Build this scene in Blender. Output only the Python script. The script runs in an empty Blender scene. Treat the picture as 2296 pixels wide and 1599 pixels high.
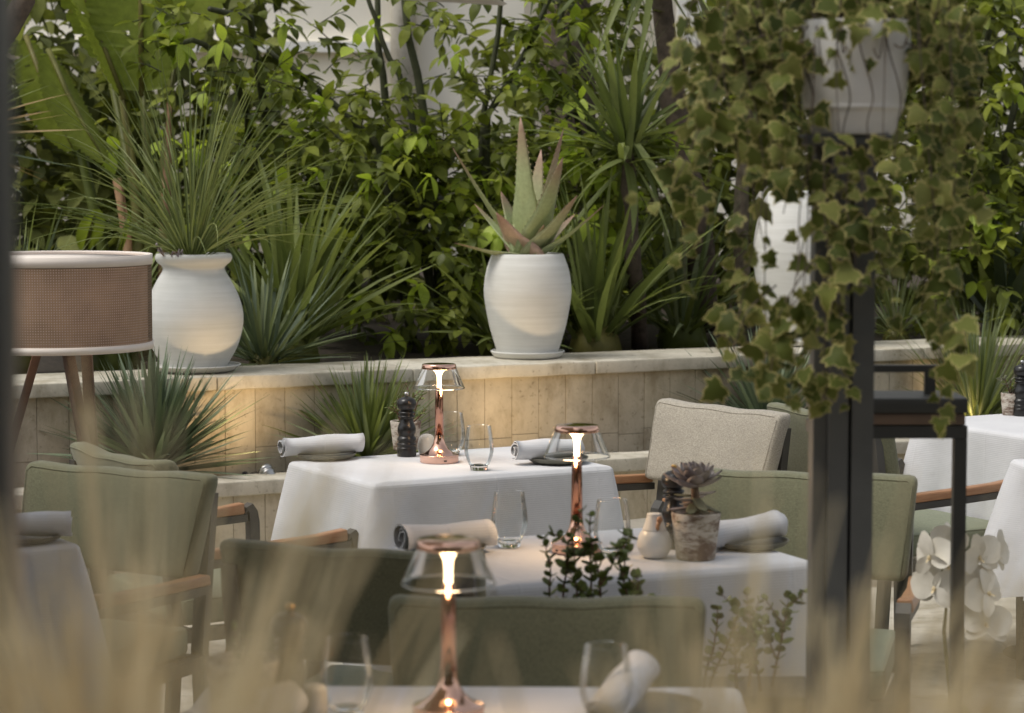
import bpy, math, random
from math import sin, cos, pi, radians, tan, atan2, sqrt, exp
from mathutils import Vector, Matrix, Euler
R = random.Random(7)

# ------------------------------------------------------------------ camera, sky, sun, exposure
scene = bpy.context.scene
CAM_Z, FPX, CX, CY, HZ = 1.59, 5421.0, 1148.0, 799.5, 352.0     # pixel units: photograph at 2296 px width
PITCH = math.atan((CY - HZ) / FPX)
cam = bpy.data.cameras.new('camera'); cam_o = bpy.data.objects.new('camera', cam)
scene.collection.objects.link(cam_o); scene.camera = cam_o
cam.lens = 85; cam.sensor_width = 36; cam.clip_start = 0.05; cam.clip_end = 500
cam_o.location = (0, 0, CAM_Z); cam_o.rotation_euler = (pi / 2 - PITCH, 0, 0)
cam.dof.use_dof = True; cam.dof.focus_distance = 7.0; cam.dof.aperture_fstop = 5.6

SUN_EL, SUN_AZ = radians(60), radians(-112)      # azimuth from +Y towards +X
world = bpy.data.worlds.new('World'); scene.world = world; world.use_nodes = True
wn = world.node_tree; bg = wn.nodes['Background']
sky = wn.nodes.new('ShaderNodeTexSky'); sky.sky_type = 'NISHITA'; sky.sun_disc = False
sky.sun_elevation = SUN_EL; sky.sun_rotation = SUN_AZ; sky.air_density = 1.0; sky.dust_density = 3.0
hsv = wn.nodes.new('ShaderNodeHueSaturation'); hsv.inputs['Saturation'].default_value = 0.28
wn.links.new(sky.outputs[0], hsv.inputs['Color']); wn.links.new(hsv.outputs[0], bg.inputs['Color'])
bg.inputs['Strength'].default_value = 0.10
sl = bpy.data.lights.new('sun', 'SUN'); sl.energy = 1.0; sl.angle = radians(25); sl.color = (1, 0.95, 0.86)
so = bpy.data.objects.new('sun', sl); scene.collection.objects.link(so)
sd = Vector((sin(SUN_AZ) * cos(SUN_EL), cos(SUN_AZ) * cos(SUN_EL), sin(SUN_EL)))
so.rotation_euler = sd.to_track_quat('Z', 'Y').to_euler(); so.location = (-4, 0, 8)
vs = scene.view_settings; vs.view_transform = 'Standard'; vs.look = 'None'; vs.gamma = 1; vs.use_curve_mapping = False
vs.exposure = 0.68
scene.cycles.use_denoising = True; scene.cycles.max_bounces = 10; scene.cycles.transparent_max_bounces = 24
scene.cycles.diffuse_bounces = 4; scene.cycles.caustics_reflective = False; scene.cycles.caustics_refractive = False
scene.cycles.sample_clamp_indirect = 4

# ------------------------------------------------------------------ pixel -> place
def ray(u, v):
    x = (u - CX) / FPX; y = (CY - v) / FPX
    return Vector((x, cos(PITCH) + y * sin(PITCH), -sin(PITCH) + y * cos(PITCH)))
def PZ(u, v, z):
    d = ray(u, v); t = (z - CAM_Z) / d.z
    return Vector((d.x * t, d.y * t, z))
def PD(u, v, depth):
    d = ray(u, v); t = depth / d.y
    return Vector((d.x * t, depth, CAM_Z + d.z * t))

# ------------------------------------------------------------------ materials
MATS = {}
def newmat(name):
    m = bpy.data.materials.new(name); m.use_nodes = True; MATS[name] = m
    return m, m.node_tree.nodes, m.node_tree.links, m.node_tree.nodes['Principled BSDF']
def coords(n, l, scale=(1, 1, 1), obj=True, rot=(0, 0, 0)):
    tc = n.new('ShaderNodeTexCoord'); mp = n.new('ShaderNodeMapping')
    mp.inputs['Scale'].default_value = scale; mp.inputs['Rotation'].default_value = rot
    l.new(tc.outputs['Object' if obj else 'Generated'], mp.inputs[0]); return mp.outputs[0]
def world_coords(n, l, scale=(1, 1, 1)):
    g = n.new('ShaderNodeNewGeometry'); mp = n.new('ShaderNodeMapping'); mp.inputs['Scale'].default_value = scale
    l.new(g.outputs['Position'], mp.inputs[0]); return mp.outputs[0]
def noise(n, l, vec, scale, detail=4, rough=.6):
    t = n.new('ShaderNodeTexNoise'); t.inputs['Scale'].default_value = scale
    t.inputs['Detail'].default_value = detail; t.inputs['Roughness'].default_value = rough
    l.new(vec, t.inputs['Vector']); return t.outputs['Fac']
def ramp(n, l, fac, stops):
    r = n.new('ShaderNodeValToRGB'); e = r.color_ramp.elements
    while len(e) < len(stops): e.new(0.5)
    for i, (p, c) in enumerate(stops):
        e[i].position = p; e[i].color = (c[0], c[1], c[2], 1)
    l.new(fac, r.inputs[0]); return r.outputs[0]
def mixc(n, l, a, b, fac, mode='MIX'):
    m = n.new('ShaderNodeMix'); m.data_type = 'RGBA'; m.blend_type = mode
    if isinstance(fac, float): m.inputs[0].default_value = fac
    else: l.new(fac, m.inputs[0])
    for s, i in ((a, 6), (b, 7)):
        if isinstance(s, tuple): m.inputs[i].default_value = (*s, 1)
        else: l.new(s, m.inputs[i])
    return m.outputs[2]
def bump(n, l, p, h, strength, dist=.01):
    b = n.new('ShaderNodeBump'); b.inputs['Strength'].default_value = strength; b.inputs['Distance'].default_value = dist
    l.new(h, b.inputs['Height']); l.new(b.outputs[0], p.inputs['Normal'])

def plain(name, col, rough=.6, metal=0., var=.15, nscale=12, bumps=0.):
    m, n, l, p = newmat(name)
    f = noise(n, l, coords(n, l), nscale)
    a = tuple(c * (1 - var) for c in col); b = tuple(min(1, c * (1 + var)) for c in col)
    l.new(ramp(n, l, f, [(.3, a), (.7, b)]), p.inputs['Base Color'])
    p.inputs['Roughness'].default_value = rough; p.inputs['Metallic'].default_value = metal
    if bumps: bump(n, l, p, f, bumps, .004)
    return m
def fabric(name, col, weave=900, bs=.25, heather=.22):
    m, n, l, p = newmat(name); v = coords(n, l)
    f1 = noise(n, l, coords(n, l, (1, 1, 3)), 160, 3); f2 = noise(n, l, v, 6, 3)
    f3 = noise(n, l, coords(n, l, (5, 5, 1)), 90, 2)
    a = tuple(c * (1 - heather) for c in col); b = tuple(c * (1 + heather) for c in col)
    c1 = ramp(n, l, f1, [(.3, a), (.7, b)])
    c2 = ramp(n, l, f2, [(.2, (.86, .86, .86)), (.8, (1.08, 1.08, 1.08))])
    c3 = ramp(n, l, f3, [(.3, (.88, .88, .88)), (.7, (1.1, 1.1, 1.1))])
    l.new(mixc(n, l, mixc(n, l, c1, c2, 1.0, 'MULTIPLY'), c3, 1.0, 'MULTIPLY'), p.inputs['Base Color'])
    p.inputs['Roughness'].default_value = .95
    p.inputs['Sheen Weight'].default_value = .15
    f4 = noise(n, l, coords(n, l), 11, 3); ad = n.new('ShaderNodeMath'); ad.operation = 'MULTIPLY_ADD'; ad.inputs[1].default_value = 5.; l.new(f4, ad.inputs[0]); l.new(f1, ad.inputs[2])
    bump(n, l, p, ad.outputs[0], bs, .003)
    return m
def leafmat(name, dark, light, trans=.3, rough=.42, attr=True, through=(1.25, 1.3, .7)):
    """leaf green: per-leaf tint from the mesh attribute 'tint' or the object's random value"""
    m, n, l, p = newmat(name)
    oi = n.new('ShaderNodeObjectInfo'); fac = oi.outputs['Random']
    if attr:
        at = n.new('ShaderNodeAttribute'); at.attribute_name = 'tint'; fac = at.outputs['Fac']
    f2 = noise(n, l, coords(n, l), 25, 3)
    c = ramp(n, l, fac, [(0, dark), (1, light)])
    c = mixc(n, l, c, ramp(n, l, f2, [(.25, (.75, .75, .72)), (.75, (1.15, 1.15, 1.1))]), 1.0, 'MULTIPLY')
    l.new(c, p.inputs['Base Color']); p.inputs['Roughness'].default_value = rough
    p.inputs['Specular IOR Level'].default_value = .22
    t = n.new('ShaderNodeBsdfTranslucent'); mx = n.new('ShaderNodeMixShader'); mx.inputs[0].default_value = trans
    br = mixc(n, l, c, through, 1.0, 'MULTIPLY'); l.new(br, t.inputs['Color'])
    out = n['Material Output']; l.new(p.outputs[0], mx.inputs[1]); l.new(t.outputs[0], mx.inputs[2]); l.new(mx.outputs[0], out.inputs[0])
    return m

plain('bronze', (.075, .07, .06), .5, .2, .1)
plain('dark_metal', (.035, .036, .034), .45, .3, .1)
plain('post_paint', (.085, .088, .085), .55, .1, .12)
plain('black_lacquer', (.012, .011, .010), .28, 0, .2)
plain('brass', (.6, .38, .14), .3, 1, .05)
plain('steel', (.5, .5, .5), .35, 1, .1)
plain('soil', (.05, .038, .026), .95, 0, .4, 40, .8)
plain('gravel_black', (.045, .045, .05), .8, 0, .35, 20)
plain('ceramic_white', (.72, .70, .66), .3, 0, .03)
plain('ceramic_cream', (.66, .64, .58), .22, 0, .03)
plain('plate_green', (.13, .125, .095), .5, 0, .12, 60)
plain('bark', (.10, .075, .055), .9, 0, .45, 30, .8)
plain('bark_pale', (.22, .18, .13), .9, 0, .35, 30, .6)
plain('twig', (.055, .06, .026), .8, 0, .3, 30)
plain('twig_red', (.12, .06, .035), .7, 0, .3, 30)
plain('building_cream', (.86, .81, .70), .9, 0, .05, 3)
plain('building_white', (.84, .82, .76), .8, 0, .04, 3)
plain('window_dark', (.05, .05, .045), .15, 0, .2)
plain('parasol_cloth', (.70, .68, .63), .9, 0, .04, 20)
plain('wood_dark', (.095, .062, .042), .5, 0, .25, 14)
plain('orchid_white', (.80, .76, .66), .6, 0, .04, 20)
plain('orchid_lip', (.74, .60, .36), .6, 0, .2, 60)
plain('paving', (.20, .17, .13), .85, 0, .2, 8, .3)
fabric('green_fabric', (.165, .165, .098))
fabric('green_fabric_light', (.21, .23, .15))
fabric('beige_fabric', (.37, .335, .27), heather=.3)

def m_cloth():
    m, n, l, p = newmat('white_linen')
    f = noise(n, l, coords(n, l), 5, 4)
    l.new(ramp(n, l, f, [(.3, (.60, .60, .61)), (.7, (.66, .66, .665))]), p.inputs['Base Color'])
    p.inputs['Roughness'].default_value = .9
    w = n.new('ShaderNodeTexWave'); w.bands_direction = 'Z'; w.inputs['Scale'].default_value = 55; w.inputs['Distortion'].default_value = .6
    l.new(coords(n, l), w.inputs['Vector'])
    f2 = noise(n, l, coords(n, l), 7, 3)
    ad = n.new('ShaderNodeMath'); ad.operation = 'MULTIPLY_ADD'; ad.inputs[1].default_value = .045
    l.new(w.outputs['Fac'], ad.inputs[0]); l.new(f2, ad.inputs[2])
    bk = n.new('ShaderNodeTexBrick'); bk.offset = 0; bk.inputs['Scale'].default_value = 1; bk.inputs['Brick Width'].default_value = .31; bk.inputs['Row Height'].default_value = .31
    bk.inputs['Mortar Size'].default_value = .006; bk.inputs['Mortar Smooth'].default_value = 1.; l.new(coords(n, l), bk.inputs['Vector'])
    f3 = noise(n, l, coords(n, l, (1, 1, .45)), 16, 4, .55); f5 = noise(n, l, coords(n, l), 420, 2)
    a2 = n.new('ShaderNodeMath'); a2.operation = 'MULTIPLY_ADD'; a2.inputs[1].default_value = .10; l.new(bk.outputs['Fac'], a2.inputs[0]); l.new(ad.outputs[0], a2.inputs[2])
    a3 = n.new('ShaderNodeMath'); a3.operation = 'MULTIPLY_ADD'; a3.inputs[1].default_value = .30; l.new(f3, a3.inputs[0]); l.new(a2.outputs[0], a3.inputs[2])
    a4 = n.new('ShaderNodeMath'); a4.operation = 'MULTIPLY_ADD'; a4.inputs[1].default_value = .03; l.new(f5, a4.inputs[0]); l.new(a3.outputs[0], a4.inputs[2])
    bump(n, l, p, a4.outputs[0], .32, .017)
m_cloth()
def m_wood():
    m, n, l, p = newmat('teak')
    f = noise(n, l, coords(n, l, (30, 2.2, 30)), 4, 5)
    oi = n.new('ShaderNodeObjectInfo')
    c = ramp(n, l, f, [(.25, (.26, .12, .055)), (.5, (.38, .19, .09)), (.8, (.46, .25, .125))])
    l.new(c, p.inputs['Base Color']); p.inputs['Roughness'].default_value = .42
    bump(n, l, p, f, .15, .002)
m_wood()
def m_travertine(name, base, dark, seam=True):
    m, n, l, p = newmat(name)
    oi = n.new('ShaderNodeObjectInfo')
    v = world_coords(n, l, (1, 1, .8)); f = noise(n, l, v, 9, 7, .68)
    v2 = world_coords(n, l); f2 = noise(n, l, v2, 55, 4, .7); f3 = noise(n, l, v2, 2.2, 3)
    c = ramp(n, l, f, [(.25, dark), (.48, base), (.75, tuple(min(1, x * 1.18) for x in base))])
    pores = ramp(n, l, f2, [(.30, (.45, .42, .36)), (.40, (1, 1, 1))])
    c = mixc(n, l, c, pores, .75, 'MULTIPLY')
    f4 = noise(n, l, world_coords(n, l, (1, 1, .45)), 5, 6, .7)
    c = mixc(n, l, c, ramp(n, l, f4, [(.36, (.62, .58, .50)), (.52, (1, 1, 1))]), .8, 'MULTIPLY')
    c = mixc(n, l, c, ramp(n, l, f3, [(.3, (.80, .78, .72)), (.7, (1.06, 1.05, 1.02))]), 1.0, 'MULTIPLY')
    tint = ramp(n, l, oi.outputs['Random'], [(0, (.93, .92, .91)), (1, (1.06, 1.055, 1.04))])
    c = mixc(n, l, c, tint, 1.0, 'MULTIPLY')
    l.new(c, p.inputs['Base Color']); p.inputs['Roughness'].default_value = .85
    bump(n, l, p, f2, .35, .004)
m_travertine('travertine', (.58, .52, .41), (.40, .34, .25))
m_travertine('coping_stone', (.58, .55, .48), (.38, .35, .28))
def m_pot():
    m, n, l, p = newmat('pot_white')
    w = noise(n, l, coords(n, l, (1, 1, 26)), 3, 4); f = noise(n, l, coords(n, l), 4, 4)
    c = mixc(n, l, ramp(n, l, w, [(.3, (.66, .65, .61)), (.7, (.76, .75, .72))]),
             ramp(n, l, f, [(.3, (.90, .91, .89)), (.7, (1.0, 1.0, 1.0))]), 1.0, 'MULTIPLY')
    l.new(c, p.inputs['Base Color']); p.inputs['Roughness'].default_value = .75; bump(n, l, p, w, .2, .004)
m_pot()
def m_birch():
    m, n, l, p = newmat('birch_bark')
    f = noise(n, l, coords(n, l, (1, 1, 2.6)), 22, 6, .7); f2 = noise(n, l, coords(n, l, (1, 1, 9)), 40, 3)
    f3 = noise(n, l, coords(n, l), 14, 4)
    c = ramp(n, l, f, [(.30, (.03, .022, .017)), (.42, (.20, .14, .10)), (.52, (.50, .45, .38)), (.75, (.62, .57, .50))])
    c = mixc(n, l, c, (.17, .11, .08), ramp(n, l, f3, [(.5, (0, 0, 0)), (.62, (1, 1, 1))]))
    c = mixc(n, l, c, ramp(n, l, f2, [(.32, (.45, .4, .36)), (.45, (1, 1, 1))]), .8, 'MULTIPLY')
    l.new(c, p.inputs['Base Color']); p.inputs['Roughness'].default_value = .8; bump(n, l, p, f, .5, .004)
m_birch()
def m_copper():
    m, n, l, p = newmat('rose_copper')
    f = noise(n, l, coords(n, l), 8)
    l.new(ramp(n, l, f, [(.3, (.80, .47, .34)), (.7, (.84, .52, .39))]), p.inputs['Base Color'])
    p.inputs['Metallic'].default_value = 1; p.inputs['Roughness'].default_value = .09
    m, n, l, p = newmat('rose_satin')
    f = noise(n, l, coords(n, l), 8)
    l.new(ramp(n, l, f, [(.3, (.74, .47, .37)), (.7, (.78, .50, .40))]), p.inputs['Base Color'])
    p.inputs['Metallic'].default_value = .25; p.inputs['Roughness'].default_value = .4
    m, n, l, p = newmat('copper_stem')
    f = noise(n, l, coords(n, l), 8)
    l.new(ramp(n, l, f, [(.3, (.42, .22, .16)), (.7, (.47, .26, .19))]), p.inputs['Base Color'])
    p.inputs['Metallic'].default_value = 1; p.inputs['Roughness'].default_value = .14
m_copper()
def m_glass():
    m, n, l, p = newmat('thin_glass')
    n.remove(p); lw = n.new('ShaderNodeLayerWeight'); lw.inputs[0].default_value = .24
    tr = n.new('ShaderNodeBsdfTransparent'); tr.inputs[0].default_value = (.985, .99, .985, 1)
    gl = n.new('ShaderNodeBsdfGlossy'); gl.inputs['Roughness'].default_value = .02
    f = noise(n, l, coords(n, l), 5)
    l.new(ramp(n, l, f, [(.3, (.90, .92, .91)), (.7, (.96, .97, .96))]), gl.inputs['Color'])
    mt = n.new('ShaderNodeMath'); mt.operation = 'MULTIPLY'; mt.inputs[1].default_value = .8
    l.new(lw.outputs['Fresnel'], mt.inputs[0])
    mx = n.new('ShaderNodeMixShader'); l.new(mt.outputs[0], mx.inputs[0]); l.new(tr.outputs[0], mx.inputs[1]); l.new(gl.outputs[0], mx.inputs[2])
    l.new(mx.outputs[0], n['Material Output'].inputs[0])
    m, n, l, p = newmat('thick_glass')
    f = noise(n, l, coords(n, l), 5)
    l.new(ramp(n, l, f, [(.3, (.93, .95, .94)), (.7, (.97, .98, .97))]), p.inputs['Base Color'])
    p.inputs['Transmission Weight'].default_value = 1; p.inputs['Roughness'].default_value = .02; p.inputs['IOR'].default_value = 1.45
m_glass()
def emit(name, col, strength, mixdiff=True):
    m, n, l, p = newmat(name)
    f = noise(n, l, coords(n, l), 6)
    l.new(ramp(n, l, f, [(.3, tuple(c * .95 for c in col)), (.7, col)]), p.inputs['Emission Color'])
    p.inputs['Emission Strength'].default_value = strength; p.inputs['Base Color'].default_value = (.8, .78, .72, 1)
emit('lamp_core', (1, .70, .36), 2.8)
def m_liner():
    m, n, l, p = newmat('shade_liner'); n.remove(p)
    f = noise(n, l, coords(n, l), 6)
    t = n.new('ShaderNodeBsdfTranslucent'); d = n.new('ShaderNodeBsdfDiffuse'); mx = n.new('ShaderNodeMixShader'); mx.inputs[0].default_value = .6
    c = ramp(n, l, f, [(.3, (.80, .72, .66)), (.7, (.86, .78, .72))]); l.new(c, t.inputs[0]); l.new(c, d.inputs[0])
    l.new(d.outputs[0], mx.inputs[1]); l.new(t.outputs[0], mx.inputs[2]); l.new(mx.outputs[0], n['Material Output'].inputs[0])
m_liner()
emit('spot_face', (1, .75, .42), 8)
plain('shade_rim', (.78, .70, .62), .7, 0, .03)
def m_shade():
    m, n, l, p = newmat('woven_shade')
    tc = n.new('ShaderNodeTexCoord'); mp = n.new('ShaderNodeMapping'); l.new(tc.outputs['UV'], mp.inputs[0])
    br = n.new('ShaderNodeTexBrick'); br.offset = 0; br.inputs['Scale'].default_value = 1
    br.inputs['Brick Width'].default_value = .0078; br.inputs['Row Height'].default_value = .0078; br.inputs['Mortar Size'].default_value = .0022
    br.inputs['Mortar Smooth'].default_value = .1
    l.new(mp.outputs[0], br.inputs['Vector'])
    f = noise(n, l, mp.outputs[0], 9, 3)
    l.new(ramp(n, l, f, [(.3, (.13, .105, .08)), (.7, (.18, .145, .11))]), p.inputs['Base Color']); p.inputs['Roughness'].default_value = .95; p.inputs['Specular IOR Level'].default_value = .05
    tr = n.new('ShaderNodeBsdfTransparent'); mx = n.new('ShaderNodeMixShader')
    br.inputs['Color1'].default_value = (.62, .60, .57, 1); br.inputs['Color2'].default_value = (.78, .75, .70, 1); br.inputs['Mortar'].default_value = (1.25, 1.2, 1.12, 1)
    l.new(mixc(n, l, p.inputs['Base Color'].links[0].from_socket, br.outputs['Color'], 1.0, 'MULTIPLY'), p.inputs['Base Color'])
    inv = n.new('ShaderNodeMath'); inv.operation = 'SUBTRACT'; inv.inputs[0].default_value = 1; l.new(br.outputs['Fac'], inv.inputs[1])
    ml = n.new('ShaderNodeMath'); ml.operation = 'MULTIPLY'; ml.inputs[1].default_value = .36; l.new(inv.outputs[0], ml.inputs[0])
    l.new(ml.outputs[0], mx.inputs[0]); l.new(p.outputs[0], mx.inputs[1]); l.new(tr.outputs[0], mx.inputs[2]); l.new(mx.outputs[0], n['Material Output'].inputs[0])
m_shade()
leafmat('leaf_shrub', (.075, .10, .022), (.36, .40, .075), .40, .4)
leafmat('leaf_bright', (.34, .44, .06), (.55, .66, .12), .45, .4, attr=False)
leafmat('leaf_far', (.085, .10, .03), (.33, .35, .10), .45, .6)
leafmat('blade_blue', (.10, .135, .085), (.22, .27, .185), .12, .55, attr=False)
leafmat('blade_green', (.11, .14, .045), (.28, .32, .11), .25, .45, attr=False)
leafmat('blade_sword', (.095, .125, .042), (.28, .32, .125), .3, .42, attr=False)
leafmat('blade_pale', (.16, .20, .10), (.30, .34, .19), .15, .5, attr=False)
leafmat('blade_dry', (.33, .22, .10), (.52, .38, .20), .2, .6, attr=False)
leafmat('grass_fine', (.10, .135, .045), (.34, .38, .17), .25, .45, attr=False)
leafmat('paddle', (.21, .26, .045), (.34, .39, .075), .5, .38, attr=False)
leafmat('jade', (.09, .125, .035), (.22, .26, .09), .1, .35, attr=False)
leafmat('portulaca', (.085, .12, .03), (.20, .25, .07), .15, .4, attr=False)
leafmat('echeveria', (.24, .20, .215), (.38, .34, .33), .05, .5, attr=False)
leafmat('felt_leaf', (.14, .15, .10), (.23, .23, .16), .05, .8, attr=False)
leafmat('dry_grass', (.66, .53, .33), (.86, .77, .56), .4, .7, through=(1.05, 1.0, .9))
leafmat('strap_grey', (.12, .13, .09), (.25, .25, .18), .2, .6)
leafmat('stalk', (.10, .125, .025), (.17, .15, .045), .1, .45, attr=False)
leafmat('stalk_dry', (.24, .15, .08), (.33, .20, .11), .05, .6, attr=False)
def m_aloe():
    m, n, l, p = newmat('aloe')
    at = n.new('ShaderNodeAttribute'); at.attribute_name = 'tint'
    oi = n.new('ShaderNodeObjectInfo')
    g = ramp(n, l, oi.outputs['Random'], [(0, (.34, .41, .19)), (.5, (.38, .38, .21)), (.8, (.50, .34, .25)), (1, (.54, .36, .28))])
    c = mixc(n, l, g, (.36, .20, .15), ramp(n, l, at.outputs['Fac'], [(.62, (0, 0, 0)), (1, (1, 1, 1))]))
    f = noise(n, l, coords(n, l), 60, 3)
    c = mixc(n, l, c, ramp(n, l, f, [(.3, (.85, .85, .82)), (.7, (1.1, 1.1, 1.08))]), 1.0, 'MULTIPLY')
    l.new(c, p.inputs['Base Color']); p.inputs['Roughness'].default_value = .5
m_aloe()
def m_ivy():
    m, n, l, p = newmat('ivy_leaf')
    at = n.new('ShaderNodeAttribute'); at.attribute_name = 'tint'
    oi = n.new('ShaderNodeObjectInfo'); f = noise(n, l, coords(n, l), 30, 3)
    at2 = n.new('ShaderNodeAttribute'); at2.attribute_name = 'shade'
    rnd = n.new('ShaderNodeMath'); rnd.operation = 'ADD'; l.new(oi.outputs['Random'], rnd.inputs[0]); l.new(at2.outputs['Fac'], rnd.inputs[1])
    fr = n.new('ShaderNodeMath'); fr.operation = 'FRACT'; l.new(rnd.outputs[0], fr.inputs[0])
    g = ramp(n, l, fr.outputs[0], [(0, (.048, .066, .012)), (.65, (.13, .155, .03)), (1, (.26, .27, .08))])
    g = mixc(n, l, g, ramp(n, l, f, [(.3, (.7, .72, .7)), (.7, (1.25, 1.2, 1.2))]), 1.0, 'MULTIPLY')
    e = n.new('ShaderNodeMath'); e.operation = 'MULTIPLY_ADD'; e.inputs[1].default_value = .5; e.inputs[2].default_value = -.25
    l.new(f, e.inputs[0]); ad = n.new('ShaderNodeMath'); l.new(at.outputs['Fac'], ad.inputs[0]); l.new(e.outputs[0], ad.inputs[1])
    c = mixc(n, l, g, (.60, .52, .21), ramp(n, l, ad.outputs[0], [(.74, (0, 0, 0)), (.92, (1, 1, 1))]))
    l.new(c, p.inputs['Base Color']); p.inputs['Roughness'].default_value = .6; p.inputs['Specular IOR Level'].default_value = .2
    t = n.new('ShaderNodeBsdfTranslucent'); mx = n.new('ShaderNodeMixShader'); mx.inputs[0].default_value = .3
    l.new(c, t.inputs['Color']); l.new(p.outputs[0], mx.inputs[1]); l.new(t.outputs[0], mx.inputs[2]); l.new(mx.outputs[0], n['Material Output'].inputs[0])
m_ivy()

# ------------------------------------------------------------------ object helpers
COL = scene.collection
def tag(o, label=None, cat=None, group=None, kind=None):
    if label: o['label'] = label
    if cat: o['category'] = cat
    if group: o['group'] = group
    if kind: o['kind'] = kind
    return o
def thing(name, label, cat, loc=(0, 0, 0), rz=0., group=None):
    o = bpy.data.objects.new(name, None); COL.objects.link(o); o.location = loc; o.rotation_euler = (0, 0, rz)
    o.empty_display_size = .05
    return tag(o, label, cat, group)
def data(name, V, F, mat, smooth=True, attrs=None):
    me = bpy.data.meshes.new(name); me.from_pydata([tuple(v) for v in V], [], F); me.materials.append(MATS[mat])
    if smooth: me.polygons.foreach_set('use_smooth', [True] * len(me.polygons))
    for k, vals in (attrs or {}).items():
        a = me.attributes.new(k, 'FLOAT', 'POINT'); a.data.foreach_set('value', vals)
    me.update(); return me
def put(name, me, parent=None, M=None):
    o = bpy.data.objects.new(name, me); COL.objects.link(o)
    if parent: o.parent = parent
    if M is not None: o.matrix_basis = M
    return o
def mk(name, VF, mat, parent=None, smooth=True, M=None, attrs=None):
    return put(name, data(name, VF[0], VF[1], mat, smooth, attrs), parent, M)
def join(*parts):
    V, F = [], []
    for v, f in parts:
        b = len(V); V += list(v); F += [tuple(i + b for i in q) for q in f]
    return V, F
def xf(VF, M): return [M @ Vector(v) for v in VF[0]], VF[1]
def T(x, y, z): return Matrix.Translation((x, y, z))
def RX(a): return Matrix.Rotation(a, 4, 'X')
def RY(a): return Matrix.Rotation(a, 4, 'Y')
def RZ(a): return Matrix.Rotation(a, 4, 'Z')
def S(x, y=None, z=None): return Matrix.Diagonal((x, x if y is None else y, x if z is None else z, 1))
def lathe(prof, seg=40, cap=True):
    V, F = [], []
    for r, z in prof:
        for k in range(seg):
            a = 2 * pi * k / seg; V.append((r * cos(a), r * sin(a), z))
    for i in range(len(prof) - 1):
        for k in range(seg):
            k2 = (k + 1) % seg; F.append((i * seg + k, i * seg + k2, (i + 1) * seg + k2, (i + 1) * seg + k))
    if cap:
        F.append(tuple(reversed(range(seg)))); F.append(tuple((len(prof) - 1) * seg + k for k in range(seg)))
    return V, F
def smooth_prof(pts, n=6):
    """Catmull-Rom through the profile points"""
    out = []
    P = [pts[0]] + list(pts) + [pts[-1]]
    for i in range(1, len(P) - 2):
        for k in range(n):
            t = k / n; o = []
            for c in (0, 1):
                a, b, d, e = P[i - 1][c], P[i][c], P[i + 1][c], P[i + 2][c]
                o.append(.5 * (2 * b + (d - a) * t + (2 * a - 5 * b + 4 * d - e) * t * t + (3 * b - a - 3 * d + e) * t ** 3))
            out.append((max(1e-4, o[0]), o[1]))
    out.append(pts[-1]); return out
def box(x0, x1, y0, y1, z0, z1):
    V = [(x, y, z) for z in (z0, z1) for y in (y0, y1) for x in (x0, x1)]
    return V, [(0, 2, 3, 1), (4, 5, 7, 6), (0, 1, 5, 4), (2, 6, 7, 3), (0, 4, 6, 2), (1, 3, 7, 5)]
def rbox(hx, hy, hz, r, n=(4, 2, 4), fn=None, c=(0, 0, 0)):
    """rounded box centred at c, optionally warped by fn"""
    H = (hx, hy, hz); ax = []
    for h, k in zip(H, n):
        a = [-h, -h + r * .15, -h + r * .5, -h + r]; b = [-x for x in reversed(a)]
        ax.append(a + [(-h + r) + (2 * (h - r)) * i / k for i in range(1, k)] + b)
    idx, V, F = {}, [], []
    def vid(p):
        k = tuple(round(q, 6) for q in p)
        if k not in idx:
            q = [max(-H[i] + r, min(H[i] - r, p[i])) for i in range(3)]
            d = Vector([p[i] - q[i] for i in range(3)])
            if d.length > 1e-9: d = d.normalized() * r
            w = Vector(q) + d
            w = Vector(fn(*w)) if fn else w
            idx[k] = len(V); V.append((w.x + c[0], w.y + c[1], w.z + c[2]))
        return idx[k]
    for a in range(3):
        u, v = (a + 1) % 3, (a + 2) % 3
        for s in (-1, 1):
            for i in range(len(ax[u]) - 1):
                for j in range(len(ax[v]) - 1):
                    q = []
                    for (ii, jj) in ((i, j), (i + 1, j), (i + 1, j + 1), (i, j + 1)):
                        p = [0, 0, 0]; p[a] = s * H[a]; p[u] = ax[u][ii]; p[v] = ax[v][jj]; q.append(vid(p))
                    F.append(tuple(q) if s > 0 else tuple(reversed(q)))
    return V, F
def tube(pts, rad, seg=8, cap=True):
    pts = [Vector(p) for p in pts]; n = len(pts); V, F = [], []
    rads = rad if isinstance(rad, (list, tuple)) else [rad] * n
    up = Vector((0.13, .21, 1)).normalized()
    for i, p in enumerate(pts):
        d = (pts[min(i + 1, n - 1)] - pts[max(i - 1, 0)]).normalized()
        a = d.cross(up)
        if a.length < .05: a = d.cross(Vector((1, .2, 0)))
        a.normalize(); b = d.cross(a)
        for k in range(seg):
            t = 2 * pi * k / seg; V.append(p + (a * cos(t) + b * sin(t)) * rads[i])
    for i in range(n - 1):
        for k in range(seg):
            k2 = (k + 1) % seg; F.append((i * seg + k, i * seg + k2, (i + 1) * seg + k2, (i + 1) * seg + k))
    if cap: F.append(tuple(reversed(range(seg)))); F.append(tuple((n - 1) * seg + k for k in range(seg)))
    return V, F
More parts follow.
